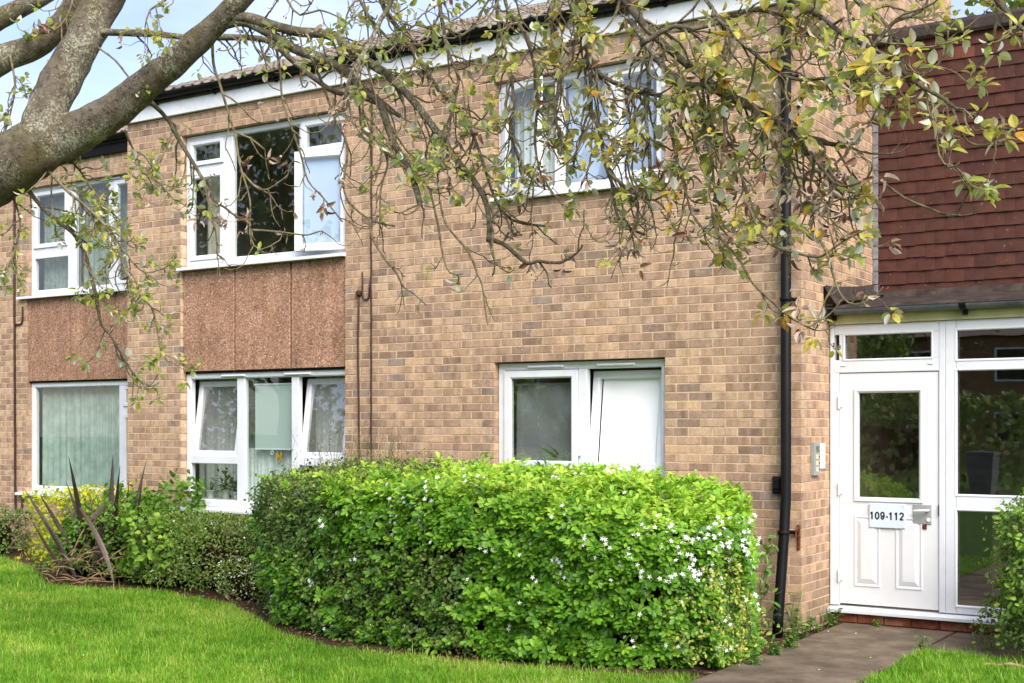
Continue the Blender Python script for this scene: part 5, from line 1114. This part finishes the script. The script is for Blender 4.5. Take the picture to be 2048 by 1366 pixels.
br(7.2, 7.1, 5, 2.5, [(979, 470), (985, 510), (1000, 535), (1020, 545), (1030, 535)], .3)
br(9.4, 9.3, 5, 3, [(150, -40), (140, 20), (110, 60), (60, 70)], 1.2)
br(9.4, 9.3, 5, 3, [(20, 110), (30, 170), (20, 230), (5, 280)], 1.0)
br(8.2, 8.1, 6, 3, [(560, -60), (575, 0), (600, 30), (640, 20), (690, 40)], 1.0)
br(8.5, 8.4, 6, 3, [(360, -40), (330, 0), (300, 20), (290, 55)], .9)
br(8.7, 8.6, 5, 3, [(196, 95), (230, 120), (258, 155), (280, 178)], .35)
br(8.0, 7.8, 7, 4, [(700, -100), (720, 0), (760, 60), (790, 80), (830, 50), (860, 60)], 1.1)
BR_ = [(a, d * (1.5 if a[-1][0] < 360 else 1.15)) for a, d in BR_]
STARTS = []
for spec, dens in BR_:
    P_, R_ = bough('branch', spec, 7 if spec[0][3] < 9 else 9, .10, .05, 'bark' if spec[0][3] >= 9 else 'twig')
    STARTS.append((P_, R_, dens, spec[0][2]))
def twig_path(p, d, length, n=7):
    pts = [p.copy()]; st = length / n; dv = d.normalized()
    for i in range(n):
        t = i / n; dv = (dv + Vector((rnd.gauss(0, .22), rnd.gauss(0, .22), rnd.gauss(0, .20))) + Vector((0, 0, -.20 if t < .45 else .30))).normalized()
        pts.append(pts[-1] + dv * st)
    return pts, dv
tw = MB(); tips = []
for P_, R_, dens, dist in STARTS:
    L_ = 0.0; nxt = rnd.uniform(.05, .2) / dens
    for i in range(1, len(P_)):
        L_ += (P_[i] - P_[i - 1]).length
        if L_ < nxt: continue
        nxt = L_ + rnd.uniform(.022, .075) / dens
        x, y = topx(P_[i])
        if y < -60 or x > 2120 or x < -60: continue
        tn = (P_[i] - P_[i - 1]).normalized(); perp = tn.cross(Vector(rand_unit(1)[0])).normalized(); d = (tn * .55 + perp * .9 + Vector((0, 0, -.15))).normalized()
        ln = rnd.uniform(.08, .42) * (1 if R_[i] > .008 else .75); r0 = min(R_[i] * .55, .0065)
        pts, dv = twig_path(P_[i], d, ln); tw.tube(pts, [r0 * (1 - .6 * k / 7) + .0012 for k in range(8)], 5, False); tips.append((pts[-1], dv))
        for _ in range(rnd.choice((0, 1, 2, 2))):
            k = rnd.randint(2, 5); d2 = (dv * .4 + Vector(rand_unit(1)[0])).normalized(); p2, dv2 = twig_path(pts[k], d2, ln * rnd.uniform(.3, .6), 5); tw.tube(p2, [.0028, .0026, .0023, .002, .0018, .0016], 4, False); tips.append((p2[-1], dv2))
        for k in range(1, 7):                       # short knobbly spurs
            if rnd.random() < .45: q = pts[k]; tw.tube([q, q + Vector(rand_unit(1)[0]) * rnd.uniform(.008, .022)], [.0026, .0016], 4, False)
    tips.append((P_[-1], (P_[-1] - P_[-2]).normalized()))
for P_, R_, dens, dist in STARTS:                   # long bare hooks hanging from the boughs
    L_ = 0.0; nxt = .1
    for i in range(1, len(P_)):
        L_ += (P_[i] - P_[i - 1]).length; x, y = topx(P_[i])
        if L_ < nxt or not (680 < x < 1800 and -40 < y < 420): continue
        nxt = L_ + rnd.uniform(.12, .36); tn = (P_[i] - P_[i - 1]).normalized(); d = (tn * .8 + Vector(rand_unit(1)[0]) * .7 + Vector((0, 0, -.35))).normalized()
        pts, dv = twig_path(P_[i], d, rnd.uniform(.25, .65), 12); tw.tube(pts, [.0048 * (1 - .65 * k / 12) + .0008 for k in range(13)], 5, False); tips.append((pts[-1], dv))
        for k in range(3, 12, 2):
            if rnd.random() < .7: p2, dv2 = twig_path(pts[k], (dv * .3 + Vector(rand_unit(1)[0]) + Vector((0, 0, .3))).normalized(), rnd.uniform(.03, .12), 4); tw.tube(p2, [.0026, .0024, .0021, .0018, .0015], 4, False); (tips.append((p2[-1], dv2)) if rnd.random() < .25 else None)
tw.build('twigs', M['twig'], tree, kind='stuff')
def leafiness(x, y):
    """share of shoot tips in leaf and share of withered leaves for each part of the crown"""
    if x < 400: return .95, .08
    if x < 700: return (.35, .9) if y > 150 else (.5, .2)
    if x < 1000: return (.62, .08) if y < 420 else (.10, .5)
    if x < 1360: return (.85, .08) if y < 400 else (.35, .55)
    if x < 1800: return (1.0, .06) if y < 280 else (.85, .38)
    return .7, .08
GL, BL = [], []
for p, dv in tips:
    x, y = topx(p); s_, wv = leafiness(x, y)
    if rnd.random() > s_: continue
    brown = rnd.random() < wv; m_ = rnd.randint(3, 6) if not brown else rnd.randint(2, 5); u = dv.orthogonal().normalized(); v = dv.cross(u); a0 = rnd.random() * 6
    big = rnd.uniform(.8, 1.1) * (1.0 if x < 1350 else 1.0 + .3 * (rnd.random() < .3)); tone = rnd.random()
    for i in range(m_):
        a = a0 + i * 2.4; el = rnd.uniform(.7, 1.35)
        d = dv * math.cos(el) + (u * math.cos(a) + v * math.sin(a)) * math.sin(el) + Vector((0, 0, -.12 if not brown else -.5))
        sz = rnd.uniform(.036, .068) * big if not brown else rnd.uniform(.04, .065)
        upv = Vector((rnd.gauss(0, .35), rnd.gauss(0, .35) - .1, 1)) if not brown else Vector(rand_unit(1)[0])
        up2 = upv if rnd.random() < .86 else -upv
        (BL if brown else GL).append((p + d.normalized() * .012, d, up2, sz, min(1, max(0, (tone * .6 + rnd.random() * .35) + (.12 if x > 1000 else -.12))), rnd.uniform(.85, 1.2)))
def leaf_me(name, tm, mat):
    V, F = tm; me = bpy.data.meshes.new(name); me.from_pydata([tuple(v) for v in V], [], [tuple(f) for f in F]); me.update(); me.materials.append(mat); return me
GME = leaf_me('leaf', LEAF_OVATE, M['tleaf'])
def view_size(l):
    x, y = topx(l[0]); w = -ST * (l[0].x - CAM.x) + CT * (l[0].y - CAM.y)
    return l[3] / w * (1 if 0 < x < 2048 and 0 < y < 1366 else .01)
GL.sort(key=lambda l: -view_size(l))
for p, d, up, sz, t, wd in GL[:300]:
    x_ = d.normalized(); y_ = up.cross(x_).normalized(); z_ = x_.cross(y_)
    o = bpy.data.objects.new('leaf', GME); link(o, tree); o.color = (t, 0, 0, 1)
    m = Matrix(((x_.x * sz, y_.x * sz * wd, z_.x * sz, p.x), (x_.y * sz, y_.y * sz * wd, z_.y * sz, p.y), (x_.z * sz, y_.z * sz * wd, z_.z * sz, p.z), (0, 0, 0, 1)))
    o.matrix_parent_inverse = Matrix.Translation(-tree.location); o.matrix_basis = m
def leaf_mass(name, L, tm, mat):
    ar = lambda k: np.array([tuple(l[k]) for l in L])
    scatter(name, tm, ar(0), ar(1), ar(2), np.array([l[3] for l in L]), mat, tree, np.array([l[4] for l in L]), width=np.array([l[5] for l in L]))
leaf_mass('foliage', GL[300:], LEAF_OVATE, M['tleaf']); leaf_mass('withered_leaves', BL, LEAF_CURL, M['bleaf'])
bq = [p for p, dv in tips if rnd.random() < .06]; bb = MB()
for p in bq:
    for _ in range(3): c = p + Vector(rand_unit(1)[0]) * .02; bb.lathe([(.001, -.005), (.004, -.003), (.005, 0), (.004, .003), (.001, .005)], tuple(c), 6)
M['berry'] = plain('berry', lin(128, 52, 40), .4, .4, .1, 20); bb.build('berries', M['berry'], tree, True, 'stuff')

# ------------------------------------------------------------------ trees behind and the street the windows mirror
def crown_tree(name, label, loc, h, rad, n, size, mat, trunk_r=.16, seed=1, group=None, low=.35):
    t = thing(name, loc, label, 'tree', group); b = MB(); c = Vector(loc)
    b.tube([c + Vector((0, 0, -.05)), c + Vector((.05, 0, h * .25)), c + Vector((0, .05, h * .5)), c + Vector((.05, 0, h * .85))], [trunk_r, trunk_r * .8, trunk_r * .5, trunk_r * .12], 10)
    for i in range(9):
        z = h * rnd.uniform(low * .8, .75); a = rnd.uniform(0, 6.28); L_ = rad * rnd.uniform(.6, .95); s0 = c + Vector((0, 0, z)); b.tube([s0, s0 + Vector((math.cos(a) * L_ * .5, math.sin(a) * L_ * .5, L_ * .3)), s0 + Vector((math.cos(a) * L_, math.sin(a) * L_, L_ * .5))], [trunk_r * .35, trunk_r * .2, .02], 6)
    b.build('trunk', M['trunk'], t, True)
    cl = np.array(loc) + np.array([0, 0, h * (low + (1 - low) / 2)]) + rand_unit(46) * (npr.random((46, 1)) ** .4) * [rad * .8, rad * .8, h * (1 - low) * .42]
    own = npr.integers(0, 46, n); p = cl[own] + rand_unit(n) * (npr.random((n, 1)) ** .5) * rad * .34
    scatter('crown', LEAF_SMALL, p, rand_unit(n), rand_unit(n) + [0, 0, .8], size * npr.uniform(.7, 1.3, n), M[mat], t, np.clip(npr.random(n) * .6 + npr.random(46)[own] * .4, 0, 1), width=np.full(n, 1.5)); return t
crown_tree('garden_tree', 'yellow-green tree rising behind the tile-hung wall at the upper right', (.6, 9.6, 0), 9.5, 2.6, 5200, .15, 'bgleaf', low=.3)
crown_tree('street_tree', 'dark tall tree across the street mirrored in the upper left window', (-30, -26, 0), 14, 5.5, 8000, .30, 'privet', .3, group='trees across the street', low=.15)
crown_tree('street_tree', 'dark tree beside the mirrored one, nearer the hedge across the street', (-24.5, -31, 0), 12, 4.5, 6000, .30, 'privet', .3, group='trees across the street', low=.15)
crown_tree('street_tree', 'broad tree across the street beyond the parked car', (-13, -34, 0), 7.0, 3.8, 5000, .28, 'privet', .25, group='trees across the street', low=.1)
crown_tree('street_tree', 'tree mirrored in the sidelight beside the entrance', (-10.8, -27.5, 0), 8.0, 3.4, 5000, .25, 'privet', .25, group='trees across the street', low=.15)
ob = thing('terraced_house', (-10, -44, 0), 'brick terrace across the street seen only in the window reflections', 'building')
MB().box(-34, 14, -48, -42, -.05, 5.2).build('wall', M['oppbrick'], ob); MB().add([(-34.3, -41.6, 5.2), (14.3, -41.6, 5.2), (14.3, -45, 7.0), (-34.3, -45, 7.0), (14.3, -48.4, 5.2), (-34.3, -48.4, 5.2)], [(0, 1, 2, 3), (3, 2, 4, 5), (0, 3, 5), (1, 4, 2)]).build('roof', M['rooft'], ob)
for x in np.arange(-32, 12, 3.4):
    for z in (.9, 3.4):
        w_ = MB().frame(x, x + 1.7, z, z + 1.3, .08, -.0, .08); w_.v = [(a, -41.99 - b_ * -1, c) for a, b_, c in w_.v]; w_.v = [(a, -42.0 + (.08 - (b_ + 41.99)), c) for a, b_, c in w_.v]; wo_ = w_.build('window', M['upvc'], ob); MB().box(x + .07, x + 1.63, -42, -41.985, z + .07, z + 1.23).build('pane', M['carglass'], wo_)
MB().box(-30, 10, -17.2, -15.9, -.03, -.018).build('road', plain('asphalt', (.05, .05, .05, 1), .9, .2, .15, 5))['kind'] = 'structure'
car = thing('parked_car', (-14.2, -19.5, 0), 'dark red car parked across the lawn, mirrored in the lower right window', 'car')
def loft(secs):
    b = MB(); n = len(secs[0])
    for s_ in secs: b.v += s_
    b.f = [(i * n + k, i * n + (k + 1) % n, (i + 1) * n + (k + 1) % n, (i + 1) * n + k) for i in range(len(secs) - 1) for k in range(n)] + [tuple(range(n))[::-1], tuple(range((len(secs) - 1) * n, len(secs) * n))]; return b
def car_sec(x, zb, zt, w, wt): return [(-14.2 + x, -19.5 - w, zb), (-14.2 + x, -19.5 - w * 1.02, (zb + zt) / 2), (-14.2 + x, -19.5 - wt, zt), (-14.2 + x, -19.5 + wt, zt), (-14.2 + x, -19.5 + w * 1.02, (zb + zt) / 2), (-14.2 + x, -19.5 + w, zb)]
loft([car_sec(-2.1, .45, .75, .7, .62), car_sec(-1.95, .3, .95, .82, .72), (car_sec(-1.0, .3, 1.08, .86, .76)), car_sec(.9, .3, 1.1, .86, .76), car_sec(1.9, .3, 1.05, .84, .72), car_sec(2.1, .4, .85, .74, .66)]).build('body', M['carpaint'], car, True)
loft([car_sec(-1.05, 1.04, 1.08, .74, .72), car_sec(-.45, 1.04, 1.58, .74, .56), car_sec(1.0, 1.04, 1.62, .74, .56), car_sec(1.85, 1.03, 1.12, .72, .66)]).build('cabin', M['carglass'], car, True)
loft([car_sec(-.5, 1.57, 1.62, .56, .5), car_sec(.2, 1.6, 1.68, .58, .5), car_sec(1.05, 1.6, 1.66, .58, .5)]).build('car_roof', M['carpaint'], car, True)
for x in (-1.3, 1.3):
    for y in (-.78, .78):
        w_ = MB().lathe([(.12, -.1), (.3, -.1), (.32, -.06), (.32, .06), (.3, .1), (.12, .1)], (0, 0, 0), 20); o = w_.build('wheel', M['rubber'], car, True); o.matrix_basis = Matrix.Translation((-14.2 + x, -19.5 + y, .3)) @ Matrix.Rotation(math.pi / 2, 4, 'X')
mound('street_hedge', 'long dark hedge across the street mirrored in the ground floor glass', 'hedge', (-12, -23.5, 1.0), (11, .8, 1.5), 5000, .22, 'privet', sq=5, nz_=.08, stem=0, seed=30)

bn = thing('wheelie_bin', (-3.3, -19.0, 0), 'grey wheelie bin across the path, mirrored in the entrance sidelight', 'bin')
loft([[(-3.3 + sx * w_, -19.0 + sy * w_ * 1.2, z_) for sx, sy in ((-1, -1), (1, -1), (1, 1), (-1, 1))] for w_, z_ in ((.20, .08), (.23, .3), (.28, .98))]).build('body', M['grey_gutter'], bn)
MB().box(-3.6, -3.0, -19.36, -18.64, .985, 1.05).build('lid', M['grey_gutter'], bn)
for sx in (-1, 1):
    o = MB().lathe([(.03, -.03), (.1, -.03), (.1, .03), (.03, .03)], (0, 0, 0), 14).build('wheel', M['rubber'], bn, True); o.matrix_basis = Matrix.Translation((-3.3 + sx * .24, -19.28, .1)) @ Matrix.Rotation(math.pi / 2, 4, 'Y')
